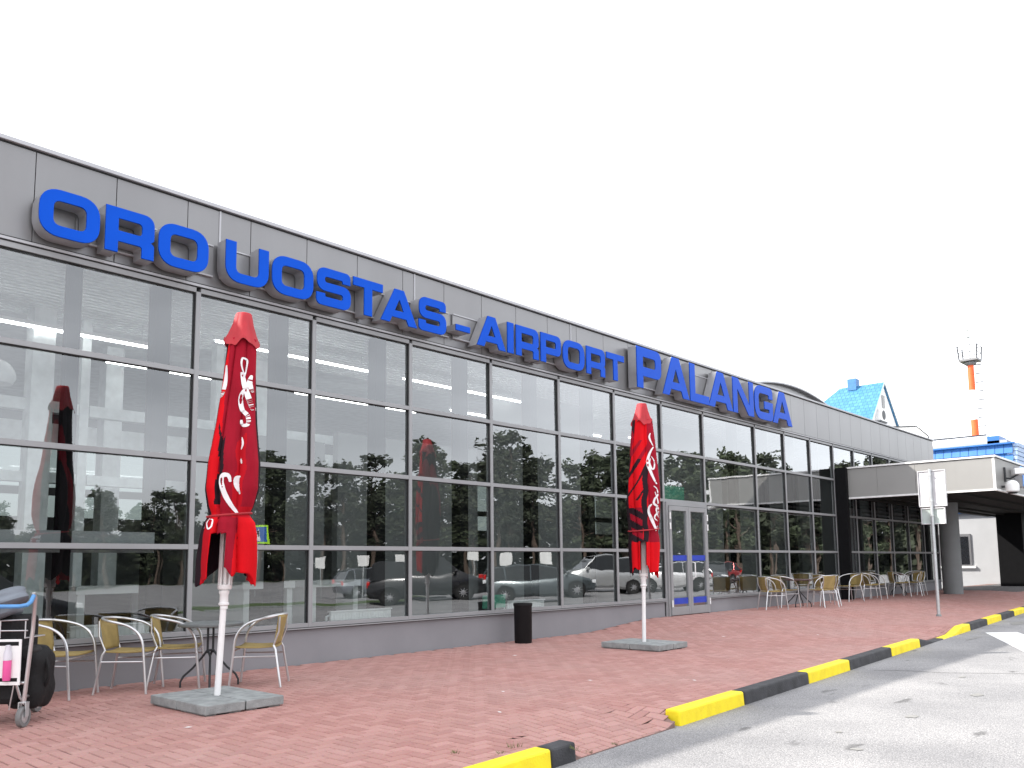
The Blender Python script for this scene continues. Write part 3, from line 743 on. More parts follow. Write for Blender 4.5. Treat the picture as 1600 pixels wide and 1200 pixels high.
# profiles: (height, half width of the cloth)
prof1 = [(1.16, .285), (1.35, .29), (1.60, .275), (1.72, .25), (1.80, .19), (1.88, .225), (2.05, .265), (2.3, .262), (2.7, .205), (3.1, .168), (3.6, .135)]
sc1 = [([(0.029, 3.25), (0.032, 3.15), (0.024, 3.05), (-0.001, 2.96), (-0.025, 2.95), (-0.019, 3.02)], 0.045),
       ([(0.190, 3.16), (0.169, 3.26), (0.177, 3.32), (0.207, 3.30), (0.197, 3.19), (0.176, 3.08)], 0.018),
       ([(0.172, 3.18), (0.205, 3.02), (0.247, 2.89), (0.271, 2.81)], 0.050),
       ([(0.251, 3.16), (0.236, 3.08), (0.266, 2.99)], 0.045),
       ([(0.193, 3.02), (0.168, 2.92), (0.186, 2.81), (0.234, 2.75), (0.239, 2.67), (0.191, 2.66), (0.179, 2.71)], 0.040),
       ([(0.120, 2.10), (0.103, 2.16), (0.054, 2.16), (0.042, 2.10), (0.071, 1.99), (0.119, 1.88), (0.167, 1.80)], 0.050),
       ([(0.188, 2.16), (0.163, 2.14), (0.163, 2.07), (0.186, 1.99)], 0.035),
       ([(0.190, 2.54), (0.202, 2.48), (0.189, 2.42)], 0.020),
       ([(0.189, 2.33), (0.200, 2.28)], 0.018),
       ([(-0.118, 1.76), (-0.122, 1.73), (-0.124, 1.68), (-0.117, 1.67)], 0.030),
       ([(-0.076, 1.76), (-0.093, 1.71), (-0.073, 1.66), (-0.041, 1.68), (-0.037, 1.74), (-0.063, 1.75)], 0.016)]
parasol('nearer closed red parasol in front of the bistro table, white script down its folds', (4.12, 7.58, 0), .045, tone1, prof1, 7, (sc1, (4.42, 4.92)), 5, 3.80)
prof2 = [(1.12, .22), (1.35, .235), (1.55, .245), (1.66, .24), (1.76, .225), (1.9, .245), (2.2, .275), (2.5, .265), (2.9, .225), (3.2, .20), (3.55, .155)]
sc2 = [([(.165, 3.30), (.145, 3.25), (.155, 3.19), (.200, 3.10)], .028), ([(.206, 3.084), (.150, 3.0), (.115, 2.90), (.112, 2.80), (.150, 2.68), (.20, 2.56), (.235, 2.50)], .045),
       ([(.165, 2.93), (.210, 2.85), (.200, 2.75), (.165, 2.74), (.135, 2.83), (.150, 2.90)], .026),
       ([(.185, 2.47), (.235, 2.42), (.242, 2.33), (.195, 2.27), (.180, 2.20), (.235, 2.15), (.250, 2.07), (.200, 2.02), (.190, 1.97), (.24, 1.93)], .032),
       ([(.20, 2.38), (.245, 2.22), (.215, 2.10), (.255, 1.98)], .024),
       ([(.150, 2.19), (.105, 2.14), (.100, 2.06), (.145, 1.95), (.190, 1.84), (.210, 1.78)], .048), ([(.205, 1.80), (.235, 1.86)], .03),
       ([(-.22, 2.42), (-.235, 2.3)], .02), ([(-.17, 3.3), (-.185, 3.15), (-.19, 3.0)], .015)]
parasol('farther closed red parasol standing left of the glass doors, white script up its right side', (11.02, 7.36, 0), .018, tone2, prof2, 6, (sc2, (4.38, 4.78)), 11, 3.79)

# ------------------------------------------------------------------ chairs and tables
def arc(p0, p1, p2, n=6):
    return [tuple((1-t)**2*a+2*t*(1-t)*b+t*t*c for a, b, c in zip(p0, p1, p2)) for t in [i/n for i in range(n+1)]]
def make_chair():
    t = thing('bistro_chair', '', 'chair')
    r = .0135
    for sgn in (1, -1):
        leg = [(.27, .27*sgn, 0), (.245, .265*sgn, .25), (.225, .262*sgn, .46)]+arc((.22, .262*sgn, .50), (.19, .262*sgn, .66), (.02, .262*sgn, .715), 8)[0:]
        leg += arc((-.06, .26*sgn, .735), (-.26, .25*sgn, .775), (-.28, 0, .775), 9)
        mb = MB(); mb.tube(leg, r, 8); mb.build('arm_frame', ALU, t, smooth=True)
        mb = MB(); mb.tube([(-.18, .20*sgn, .445), (-.205, .215*sgn, .40), (-.27, .245*sgn, 0)], r*.95, 8); mb.build('leg', ALU, t, smooth=True)
        mb = MB(); mb.tube([(.235, .262*sgn, .33), (-.215, .222*sgn, .33)], .008, 6); mb.build('stretcher', ALU, t, smooth=True)
        mb = MB(); mb.tube([(-.18, .20*sgn, .44), (-.24, .215*sgn, .60), (-.245, .215*sgn, .755)], .010, 6); mb.build('back_post', ALU, t, smooth=True)
    mb = MB(); mb.tube([(.228, -.262, .40), (.228, .262, .40)], .008, 6); mb.build('stretcher', ALU, t, smooth=True)
    mb = MB(); vs = []; n = 10
    for i in range(n+1):
        u = i/n; x = .225-.42*u
        for j in range(n+1):
            v = j/n*2-1; y = v*(.235-.03*u); z = .445-.012*(1-v*v)-.01*sin(pi*u)
            vs.append((x, y, z))
    fs = [(i*(n+1)+j, i*(n+1)+j+1, (i+1)*(n+1)+j+1, (i+1)*(n+1)+j) for i in range(n) for j in range(n)]; mb.add(vs, fs)
    o = mb.build('seat', WICK, t, smooth=True); so = o.modifiers.new('s', 'SOLIDIFY'); so.thickness = .018
    mb = MB(); vs = []
    for i in range(n+1):
        u = i/n; z = .45+.32*u
        for j in range(n+1):
            v = j/n*2-1; y = v*(.205+.02*u); x = -.19-.05*u-.045*(1-v*v)*(.4+.6*u)
            vs.append((x, y, z))
    mb.add(vs, fs); o = mb.build('backrest', WICK, t, smooth=True); so = o.modifiers.new('s', 'SOLIDIFY'); so.thickness = .008
    return t
chair0 = make_chair()
GCH = 'bistro chairs with aluminium arms and woven seats'
def chair(x, y, rz, label): 
    return dup(chair0, (x, y, ground(x, y)), radians(rz), label, GCH)
chair(3.36, 9.40, -50, 'bistro chair with yellow woven seat, the one right beside the luggage trolley')
chair(3.99, 9.20, -43, 'bistro chair between the luggage trolley and the round table, standing free of both')
chair(4.50, 9.17, -34, 'bistro chair pulled up to the left side of the near round table')
chair(5.13, 8.50, 137, 'bistro chair alone on the right side of the near parasol, facing left')
chair(19.2, 9.15, -40, 'bistro chair left of the far brown table, nearest to the glass doors')
chair(20.3, 9.35, -30, 'bistro chair against the glass behind the far brown table')
chair(20.75, 8.55, 70, 'bistro chair with its woven back towards the camera, in front of the far brown table')
chair(21.5, 8.75, 130, 'bistro chair right of the far brown table, turned towards it with a pale woven back')
chair(22.5, 9.2, -42, 'bistro chair just right of the far brown table group, facing right towards the canopy')
xs_ = [(24.1, 9.15, 150), (25.3, 9.1, -42), (26.1, 9.2, -40), (28.0, 9.1, -50), (28.8, 8.9, 100), (29.6, 9.1, 160)]
lb_ = ['bistro chair at the canopy edge, facing left', 'bistro chair just under the canopy edge, first of two parallel ones', 'bistro chair just under the canopy edge, second of two parallel ones',
       'bistro chair in the shade under the canopy, left of the shaded table', 'bistro chair in the shade in front of the shaded table', 'bistro chair in the shade, right of the shaded table, nearest to the sign post']
for (a, b, c), l in zip(xs_, lb_): chair(a, b, c, l)
BROWN = mat('table_brown', (.07, .03, .03), .4)
TGREY = mat('table_grey', (.13, .14, .14), .4)
def make_table(topm):
    t = thing('bistro_table', '', 'table')
    mb = MB(); mb.lathe([(.02, .655), (.33, .655), (.345, .662), (.345, .682), (.335, .69), (.0, .69)], (0, 0, 0), 40); mb.build('table_top', topm, t, smooth=True)
    mb = MB(); mb.tube([(.04, 0, .655), (.04, 0, .36)], .012, 8); mb.tube([(-.04, 0, .655), (-.04, 0, .36)], .012, 8); mb.tube([(-.045, 0, .39), (.045, 0, .39)], .012, 8); mb.build('post', DARKM, t, smooth=True)
    for k in range(4):
        a = pi/4+k*pi/2
        mb = MB(); mb.tube([(.035*(1 if cos(a) > 0 else -1), 0, .40)]+[(r*cos(a), r*sin(a), z) for r, z in ((.08, .32), (.18, .20), (.27, .12), (.30, .06), (.30, 0))], .012, 8); mb.build('leg', DARKM, t, smooth=True)
    return t
t0 = make_table(TGREY); dup(t0, (4.72, 8.85, 0), .3, 'round dark grey bistro table behind the nearer parasol', 'round bistro tables')
t1 = make_table(BROWN); dup(t1, (20.6, 9.1, ground(20.6, 9.1)), .9, 'round brown topped bistro table among far chairs in front of the glass', 'round bistro tables')
dup(t1, (28.75, 9.35, ground(28.7, 9.3)), .2, 'round bistro table in the shade under the canopy', 'round bistro tables')

# ------------------------------------------------------------------ litter bin
bn = thing('litter_bin', 'black round litter bin against the grey plinth below the windows', 'bin', (10.55, 9.42, 0))
mb = MB(); mb.lathe([(.135, 0), (.145, .02), (.150, .60), (.155, .61)], (0, 0, 0), 32); mb.build('bin_body', BLACK, bn, smooth=True)
mb = MB(); mb.lathe([(.155, .61), (.160, .615), (.160, .645), (.150, .655), (.12, .650), (.115, .60)], (0, 0, 0), 32, cap=False); mb.build('rim', BLACK, bn, smooth=True)
mb = MB(); mb.lathe([(.02, .60), (.11, .605)], (0, 0, 0), 24); mb.build('ash_tray', STEEL, bn)

# ------------------------------------------------------------------ sign post seen from behind
gz = ground(20.9, 5.95)
sp = thing('road_sign', 'tall road sign seen from the back, two pale plates on a galvanised post', 'sign', (20.9, 5.95, gz), radians(-4))
mb = MB(); mb.tube([(0, 0, 0), (0, 0, 3.38)], .036, 14); mb.build('post', STEEL, sp, smooth=True)
SB = mat('sign_back', (.60, .60, .62), .45, .3)
mb = MB(); mb.box((.045, -.31, 2.52), (.06, .27, 3.34)); mb.build('plate', SB, sp, bevel=.004)
mb = MB()
for a, b in (((.02, -.31, 2.505), (.075, .27, 2.53)), ((.02, -.31, 3.33), (.075, .27, 3.35)), ((.02, -.325, 2.505), (.075, -.311, 3.35)), ((.02, .271, 2.505), (.075, .285, 3.35))): mb.box(a, b)
mb.build('plate_rim', SB, sp)
mb = MB(); mb.box((.045, -.26, 2.12), (.06, .24, 2.46)); mb.build('plate', mat('sign_back_green', (.42, .48, .46), .5), sp)
mb = MB()
for a, b in (((.02, -.27, 2.10), (.075, .25, 2.122)), ((.02, -.27, 2.458), (.075, .25, 2.48)), ((.02, -.275, 2.10), (.075, -.255, 2.48)), ((.02, .236, 2.10), (.075, .256, 2.48))): mb.box(a, b)
mb.build('plate_rim', SB, sp)
mb = MB()
for z in (2.28, 2.62, 3.22): mb.box((-.042, -.042, z), (.042, .042, z+.025))
mb.build('clamp', STEEL, sp)
mb = MB(); mb.lathe([(.06, 0), (.055, .03), (.04, .05)], (0, 0, 0), 16); mb.build('foot', CONC, sp)

# ------------------------------------------------------------------ luggage trolley
TW = thing('luggage_trolley', 'airport luggage trolley with a white advert panel, cut by the left edge of the photo', 'trolley', (2.53, 7.82, 0), ROTV)
def wheel(parent, c, r, w, rz=0):
    mb = MB(); mb.lathe([(r*.6, -w/2), (r*.95, -w/2), (r, -w*.3), (r, w*.3), (r*.95, w/2), (r*.6, w/2)], (0, 0, 0), 28, axis='x', cap=False)
    o = mb.build('tyre', mat('tyre_grey', (.16, .16, .16), .8), parent, c, smooth=True, rz=rz)
    mb = MB(); mb.lathe([(r*.12, -w*.55), (r*.62, -w*.4), (r*.62, w*.4), (r*.12, w*.55)], (0, 0, 0), 20, axis='x'); mb.build('hub', STEEL, o, smooth=True)
    return o
for xx in (0, -.62):
    w1 = wheel(TW, (xx, 0, .085), .085, .04); w1.name = 'wheel'
    mb = MB()
    for s_ in (-.03, .03): mb.box((xx+s_-.003, -.025, .085), (xx+s_+.003, .025, .20))
    mb.box((xx-.033, -.025, .198), (xx+.033, .025, .206)); mb.build('fork', STEEL, TW)
w1 = wheel(TW, (-.31, .75, .085), .085, .04); w1.name = 'wheel'
for xx, lx in ((0, .065), (-.62, -.685)):
    mb = MB(); mb.tube([(xx, 0, .19), (xx+(lx-xx)*.7, .0, .80), (lx, -.02, 1.06), (lx, -.05, 1.10)], .0165, 10); mb.build('upright', ALU, TW, smooth=True)
    mb = MB(); mb.tube([(xx, .02, .25), (-.31+.1*(1 if xx == 0 else -1), .6, .16), (-.31+.05*(1 if xx == 0 else -1), .78, .15)], .014, 8); mb.build('chassis_tube', ALU, TW, smooth=True)
mb = MB(); mb.tube([(.0, 0, .36), (-.62, 0, .36)], .014, 8); mb.tube([(-.08, .01, .36), (-.05, .03, .24), (-.02, .1, .14)], .012, 8); mb.tube([(-.09, .0, .34), (-.12, .0, .14)], .006, 6); mb.build('cross_tube', ALU, TW, smooth=True)
BLUEP = mat('blue_handle', (.10, .30, .62), .4)
mb = MB(); mb.tube([(.068, -.05, 1.08), (.07, -.09, 1.03), (.055, -.12, 1.005), (.0, -.13, .995), (-.60, -.13, .995), (-.66, -.12, 1.005), (-.69, -.05, 1.08)], .017, 10); mb.build('handle', BLUEP, TW, smooth=True)
mb = MB(); mb.box((-.64, -.035, .345), (-.025, -.022, .72)); mb.build('advert_panel', WHITE, TW, bevel=.003)
mb = MB(); mb.box((-.64, -.0365, .375), (-.045, -.0352, .405)); mb.box((-.64, -.0365, .668), (-.045, -.0352, .700)); mb.build('panel_stripe', BLACK, TW)
PINK = mat('pink_liquid', (.75, .10, .33), .3)
mb = MB(); mb.lathe([(.028, .385), (.032, .40), (.032, .55)], (-.125, -.05, 0), 16); mb.build('bottle_print', PINK, TW, smooth=True)
mb = MB(); mb.lathe([(.032, .551), (.031, .61), (.020, .64), (.020, .67), (.015, .675)], (-.125, -.05, 0), 16); mb.build('bottle_top', mat('pale_print', (.62, .60, .66), .3), TW, smooth=True)
mb = MB(); mb.tube([(-.27, -.04, .41), (-.20, -.04, .58)], .004, 5); mb.tube([(-.40, -.04, .60), (-.33, -.04, .64), (-.26, -.04, .645)], .006, 5); mb.tube([(-.42, -.04, .56), (-.36, -.04, .585)], .004, 5); mb.build('panel_lettering', DARKM, TW)
mb = MB()
for z in (.79, .86): mb.tube([(.02, -.03, z+.02*(z > .8)), (-.64, -.03, z)], .006, 6)
for xx in (.0, -.21, -.42, -.62): mb.tube([(xx, -.03, .73), (xx, -.03, .87)], .006, 6)
mb.tube([(.0, -.03, .73), (.01, .25, .73), (-.63, .25, .73), (-.62, -.03, .73)], .006, 6); mb.build('basket', ALU, TW, smooth=True)
def lump(mb, c, sx, sy, sz, seed, n=26, k=.08, e=.5):
    rn = random.Random(seed); p = [rn.uniform(0, 6) for _ in range(8)]
    vs = []
    for i in range(n+1):
        ph = -pi/2+pi*i/n
        for j in range(n*2):
            th = pi*j/n
            se = lambda v: (1 if v >= 0 else -1)*abs(v)**e
            x = se(cos(ph))*se(cos(th)); y = se(cos(ph))*se(sin(th)); z = se(sin(ph))
            d = 1+k*(sin(4*x+p[0]+3*z)+sin(5*y+p[1]-2*z)+sin(7*z+p[2]+2*x))*.5
            vs.append((c[0]+x*sx*d, c[1]+y*sy*d, c[2]+z*sz*d))
    m = n*2
    mb.add(vs, [(i*m+j, i*m+(j+1) % m, (i+1)*m+(j+1) % m, (i+1)*m+j) for i in range(n) for j in range(m)])
wp = lambda x, y, z: tuple(Vector((2.53, 7.82, 0))+HX*x+HD*y+Vector((0, 0, z)))
BAGM = mat('black_nylon', (.004, .004, .005), .8, 0, .3, 10, .5, 40)
bp1 = thing('backpack', 'black backpack standing on the trolley side nearest the chairs, strap hanging', 'bag', wp(-.10, .28, .14), ROTV)
mb = MB(); lump(mb, (0, 0, .24), .15, .16, .26, 3, e=.55); mb.build('bag_body', BAGM, bp1, smooth=True)
mb = MB(); lump(mb, (0, -.01, .42), .115, .13, .09, 4, e=.7); mb.build('top_pocket', mat('dark_lid', (.012, .010, .011), .7), bp1, smooth=True)
mb = MB(); mb.tube(arc((.13, -.05, .42), (.24, -.1, .26), (.13, -.05, .14), 8), .014, 8); mb.build('strap', BAGM, bp1, smooth=True)
su = thing('suitcase', 'black suitcase lying behind the white advert panel of the trolley', 'suitcase', wp(-.42, .22, .17), ROTV)
mb = MB(); mb.box((-.3, -.16, 0), (.3, .2, .74)); mb.build('shell', BAGM, su, bevel=.05)
mb = MB(); mb.tube([(-.1, 0, .74), (-.1, 0, .78), (.1, 0, .78), (.1, 0, .74)], .01, 6); mb.build('handle', BAGM, su, smooth=True)
jk = MB(); 
JK = mat('grey_jacket', (.17, .19, .22), .8, 0, .25, 3, .6, 9, stretch=(1, 1, 3))
lump(jk, (0, 0, 0), .29, .24, .11, 9, n=30, k=.16, e=.85)
jo = jk.build('jacket', JK, None, wp(-.37, .10, .965), smooth=True, rz=ROTV); jo.rotation_euler = (0, radians(-22), ROTV)
tag(jo, 'crumpled grey blue jacket lying on top of the suitcase on the trolley', 'jacket')

# ------------------------------------------------------------------ annex and far buildings
AX = thing('white_annex', 'white rendered building with a blue eave seen between the canopy columns', 'building', (44, 8.75, 0))
def rel(o, *p): return (p[0]-o.location[0], p[1]-o.location[1], p[2])
def rbox(mb, o, a, b, mi=0): mb.box(rel(o, *a), rel(o, *b), mi)
mb = MB(); rbox(mb, AX, (44, 8.75, -.15), (70, 20, 3.45)); mb.build('wall', WALLW, AX)
mb = MB(); rbox(mb, AX, (43.96, 8.70, -.15), (70.1, 20.1, .32)); mb.build('plinth', WALLW, AX)
mb = MB(); rbox(mb, AX, (43.75, 8.45, 3.46), (70, 20.2, 3.62)); mb.build('eave', mat('eave_blue', (.02, .12, .40), .5), AX)
mb = MB(); rbox(mb, AX, (43.7, 8.4, 3.63), (70.2, 20.3, 3.72)); mb.build('gutter', WHITE, AX)
wn = bpy.data.objects.new('window', None); COL.objects.link(wn); wn.parent = AX
mb = MB(); rbox(mb, AX, (43.93, 10.9, 1.0), (43.99, 12.3, 2.48)); mb.build('frame', mat('win_frame_grey', (.13, .13, .14), .5), wn)
mb = MB(); rbox(mb, AX, (43.915, 11.0, 1.05), (43.928, 12.2, 2.36)); mb.build('pane', mat('dark_glass', (.012, .013, .016), .1), wn)
mb = MB(); rbox(mb, AX, (43.85, 10.75, .88), (43.99, 12.4, .98)); mb.build('sill', WHITE, wn)
for k in range(5):
    mb = MB(); X = 46+k*3.2; rbox(mb, AX, (X, 8.66, .9), (X+.5, 8.74, 2.7)); mb.build('pilaster', WHITE, AX)
bf = thing('blue_roofed_building', 'flat roofed building behind the canopy with a blue tiled metal band round its top', 'building', (50, 10.1, -.12))
ROOFD = mat('mansard_blue', (.04, .155, .42), .4, .2, .1, 3)
mb = MB(); rbox(mb, bf, (50.3, 10.4, -.1), (75, 19, 7.7)); mb.build('wall', WALLW, bf)
mb = MB()
y = 10.1
P0 = 0
while y < 19.2:
    y2 = min(y+.42, 19.2)
    for a, b in ((5.9, 6.42), (6.43, 6.93), (6.94, 7.5)):
        mb.add([rel(bf, 49.98-.03, y+.012, a), rel(bf, 49.98-.03, y2-.012, a), rel(bf, 50.12, y2-.012, b), rel(bf, 50.12, y+.012, b), rel(bf, 50.1, y+.012, a-.01), rel(bf, 50.1, y2-.012, a-.01)], [(0, 1, 2, 3), (4, 5, 1, 0)])
    y = y2
rbox(mb, bf, (50.13, 10.13, 5.85), (50.29, 19.2, 7.42)); mb.build('mansard', ROOFD, bf)
mb = MB()
for k in range(7): rbox(mb, bf, (50.1, 10.0-.02*k, 5.9+.23*k), (74, 10.39, 5.9+.23*k+.20))
mb.build('side_cladding', mat('side_pale_blue', (.30, .42, .62), .5), bf)
mb = MB(); rbox(mb, bf, (49.85, 10.0, 7.43), (75, 19.3, 7.50)); mb.build('roof_edge', mat('edge_blue', (.03, .14, .42), .4), bf)
mb = MB(); rbox(mb, bf, (50.4, 11.35, 7.5), (58, 17.5, 8.05)); mb.build('parapet', WHITE, bf)
mb = MB(); rbox(mb, bf, (50.3, 10.75, 7.5), (52, 11.33, 7.95)); mb.build('roof_box', ROOFD, bf)
mb = MB(); mb.prism([(17.3-10.1, 8.05), (17.3-10.1, 9.25), (15.1-10.1, 9.05), (14.5-10.1, 8.4), (14.45-10.1, 8.05)], 1.2, 7, 'x'); mb.build('plant_room', WHITE, bf)
mb = MB(); mb.tube([(1.15, 7.3, 9.27), (1.15, 5.0, 9.07), (1.15, 4.4, 8.42), (1.15, 4.35, 8.1)], .035, 5); mb.tube([(.38, 7.3, 8.07), (.38, 1.25, 8.07)], .03, 5); mb.build('edge_trim', DARKM, bf)

gh = thing('gabled_building', 'building with a steep bright blue tiled roof and a white gable, above the terminal roof', 'building', (55, 18.1, 0))
TILE = mat('tile_blue', (.16, .52, .80), .35, .1, .10, 4)
tt = TILE.node_tree; wvv = tt.nodes.new('ShaderNodeTexBrick'); wvv.inputs['Scale'].default_value = 3.2
for k, v in (('Mortar Size', .03), ('Brick Width', .9), ('Row Height', .75)): wvv.inputs[k].default_value = v
wvv.inputs['Color1'].default_value = (.085, .27, .46, 1); wvv.inputs['Color2'].default_value = (.055, .21, .40, 1); wvv.inputs['Mortar'].default_value = (.03, .13, .28, 1)
tcc = tt.nodes.new('ShaderNodeTexCoord'); mpp = tt.nodes.new('ShaderNodeMapping'); mpp.inputs['Rotation'].default_value = (0, radians(90), radians(90))
cmb = tt.nodes.new('ShaderNodeCombineXYZ'); sep = tt.nodes.new('ShaderNodeSeparateXYZ')
tt.links.new(tcc.outputs['Object'], sep.inputs[0]); tt.links.new(sep.outputs['Y'], cmb.inputs['X']); tt.links.new(sep.outputs['Z'], cmb.inputs['Y'])
tt.links.new(cmb.outputs[0], wvv.inputs['Vector']); tt.links.new(wvv.outputs['Color'], tt.nodes['Principled BSDF'].inputs['Base Color'])
bpp = tt.nodes.new('ShaderNodeBump'); bpp.inputs['Strength'].default_value = .8; bpp.inputs['Distance'].default_value = .05; tt.links.new(wvv.outputs['Fac'], bpp.inputs['Height']); bpp.invert = True; tt.links.new(bpp.outputs[0], tt.nodes['Principled BSDF'].inputs['Normal'])
mb = MB(); mb.prism([(-2.5, 0), (2.3, 0), (2.3, 9.9), (0, 12.45), (-2.5, 9.7)], 0.0, 3.2, 'y'); mb.box((-2.5, 3.2, 0), (2.3, 5.3, 9.7)); mb.build('wall', mat('gable_white', (.78, .78, .78), .7), gh)
mb = MB(); z_e, z_r = 9.35, 12.56
A = [(-2.9, -.10, z_e), (0, -.10, z_r), (0, 2.75, z_r), (-2.9, 5.7, z_e)]; Bq = [(2.6, -.10, 9.65), (0, -.10, z_r), (0, 2.75, z_r), (2.6, 5.7, 9.65)]
mb.add(A, [(0, 1, 2, 3)]); mb.add(Bq, [(0, 1, 2, 3)]); mb.add([(-2.9, 5.7, z_e), (0, 2.75, z_r), (2.6, 5.7, 9.65)], [(0, 1, 2)])
o = mb.build('roof', TILE, gh); so = o.modifiers.new('s', 'SOLIDIFY'); so.thickness = .05; so.offset = -1
mb = MB(); mb.tube([(0, -.13, z_r-.02), (2.62, -.13, 9.63)], .035, 4); mb.tube([(0, -.13, z_r-.02), (-2.9, -.13, z_e)], .05, 4); mb.build('verge_trim', STEEL, gh)
mb = MB(); mb.box((-.3, 1.55, 12.3), (.3, 2.1, 13.05)); mb.build('chimney', mat('chimney_blue', (.05, .18, .42), .5), o)
mb = MB(); mb.box((-1.6, -.35, 9.9), (-.7, -.02, 10.65)); mb.build('air_conditioner', WHITE, gh)
mb = MB(); mb.lathe([(.05, -.37), (.30, -.37), (.30, -.352)], (-1.15, 0, 10.27), 20, axis='y'); mb.build('fan', DARKM, gh)
mb = MB(); mb.box((-1.7, -.36, 9.8), (-.6, -.02, 9.89)); mb.build('bracket', DARKM, gh)
mb = MB(); mb.box((-.35, -.05, 10.9), (.1, -.01, 11.7)); mb.build('gable_vent', mat('vent_grey', (.3, .3, .3), .6), gh)
an = thing('antenna', 'thin white antenna with crossbars on the tip of the white gable', 'antenna', (55, 17.9, 12.5))
mb = MB(); mb.tube([(0, 0, 0), (0, 0, 2.1)], .03, 6); mb.build('pole', STEEL, an)
for z, l in ((.35, 1.1), (.8, .8), (1.2, .2), (1.55, .15), (2.0, .5)):
    mb = MB(); mb.tube([(-l/2, -l/2, z), (l/2, l/2, z)], .015, 5); mb.build('crossbar', DARKM, an)

ms = thing('navigation_mast', 'tall slim orange and white banded mast with a railed platform at its top', 'mast', (75, 17.7, 0))
for a, b, m in ((0, 4, WHITE), (4, 8, ORANGE), (8, 9.5, WHITE), (9.5, 12.5, ORANGE), (12.5, 14.95, WHITE), (14.95, 17.0, ORANGE)):
    mb = MB(); r = lambda z: .34-.006*z; mb.lathe([(r(a), a), (r(b), b-.01)], (0, 0, 0), 16); mb.build('mast_band', m, ms, smooth=True)
mb = MB(); mb.lathe([(.3, 17.0), (.45, 17.1), (.45, 17.25), (.3, 17.3)], (0, 0, 0), 12); mb.box((-.68, -.68, 17.3), (.68, .68, 17.46)); mb.build('platform', mat('platform_grey', (.22, .22, .23), .6), ms)
mb = MB()
for a in (-.65, .65):
    for b in (-.65, .65):
        mb.tube([(a, b, 17.4), (a*1.12, b*1.12, 18.55)], .05, 5)
for z, k in ((18.55, .73), (18.0, .69)): mb.tube([(-k, -k, z), (k, -k, z), (k, k, z), (-k, k, z), (-k, -k, z)], .022, 5)
mb.build('railing', DARKM, ms)
mb = MB(); mb.tube([(0, 0, 17.4), (0, 0, 20.2)], .05, 6); mb.box((-.14, -.14, 19.35), (.14, .14, 19.6)); mb.box((-.36, -.1, 19.85), (-.16, .1, 20.05)); mb.tube([(.9, 0, 18.4), (2.4, .2, 18.4)], .02, 4); mb.build('beacon', STEEL, ms)
mb = MB()
for i in range(13): mb.box((-.03, -.80, 8.3+i*.72), (.03, -.30, 8.37+i*.72))
mb.tube([(0, -.80, 0), (0, -.80, 17.3)], .012, 4); mb.build('ladder', DARKM, ms)

# ------------------------------------------------------------------ things inside the hall, seen through the glass
k = 0
for a, b, y, z in ((2.7, 5.6, 12.2, 4.55), (5.2, 8.3, 13.3, 4.5), (8.6, 11.6, 13.3, 4.5), (11.9, 14.2, 12.6, 4.5), (14.6, 17.2, 12.6, 4.5), (17.8, 20.4, 12.2, 4.5), (6.0, 9.0, 11.4, 4.62), (9.6, 12.8, 11.4, 4.62)):
    lb = ['strip light inside the hall, leftmost in the photo', 'strip light inside the hall behind the nearer parasol', 'strip light inside the hall below the S of UOSTAS', 'strip light inside the hall below the word AIRPORT', 'strip light inside the hall behind the farther parasol',
          'strip light inside the hall below the word PALANGA', 'strip light close behind the glass below the first S', 'strip light close behind the glass below the dash of the sign'][k]; k += 1
    s_ = thing('strip_light', lb, 'ceiling light', (a, y, z), 0, 'strip lights in the hall')
    mb = MB(); mb.box((0, -.03, .02), (b-a, .03, .07)); mb.build('housing', WHITE, s_)
    mb = MB(); mb.tube([(.03, 0, 0), (b-a-.03, 0, 0)], .016, 8); mb.build('lamp_tube', TUBEL, s_)
    mb = MB()
    for q in (.3, b-a-.3): mb.tube([(q, 0, .07), (q, 0, .35)], .006, 5)
    mb.build('hanger', STEEL, s_)
def radiator(x, y, w, label):
    r = thing('radiator', label, 'radiator', (x, y, .14), 0, 'white radiators behind the glass')
    mb = MB(); mb.box((0, 0, .1), (w, .03, .5))
    for q in range(int(w/.05)): mb.box((.01+q*.05, -.008, .12), (.035+q*.05, -.0005, .48))
    mb.build('panel', WHITE, r)
    mb = MB(); mb.box((-.01, -.02, .502), (w+.01, .06, .52)); mb.build('top_grille', WHITE, r); mb = MB(); mb.tube([(-.06, .02, .12), (-.06, .02, .45), (0, .02, .45)], .02, 8); mb.build('valve', STEEL, r, smooth=True)
radiator(7.2, D+.3, 1.1, 'white radiator behind the glass right of the nearer parasol')
radiator(3.7, D+.3, .9, 'white radiator behind the glass above the bistro chairs on the left')
radiator(10.9, D+.3, 1.0, 'white radiator behind the glass at the litter bin')
def frame_unit(x, w, h, label):
    d = thing('counter', label, 'counter', (x, 11.0, .14), 0, 'white framed counters inside the hall')
    for a_ in (0, w-.09):
        mb = MB(); mb.box((a_, 0, 0), (a_+.09, .5, h)); mb.build('side_panel', WHITE, d)
    mb = MB(); mb.box((-.03, -.03, h+.001), (w+.03, .55, h+.10)); mb.build('top', WHITE, d)
    mb = MB(); mb.box((.091, .45, 0), (w-.091, .49, h)); mb.build('back_panel', BLACK, d)
frame_unit(4.10, .95, .84, 'white framed counter inside behind the bistro chairs, leftmost of the three')
frame_unit(6.35, .80, .84, 'white framed counter inside just right of the nearer parasol')
frame_unit(7.48, .88, .84, 'white framed counter inside behind the white radiator, rightmost of the three')
gb = MB(); gb.box((-.25, 0, 0), (.30, .02, .22)); o = gb.build('green_board', GREEN, None, (10.45, D+.2, .56)); tag(o, 'pale green board leaning inside the glass left of the litter bin', 'board')
gb = MB(); gb.box((0, 0, 0), (1.2, .02, .33)); o = gb.build('green_board', GREEN, None, (15.9, D+.4, 2.7)); tag(o, 'pale green exit board hung inside above the glass doors', 'board')
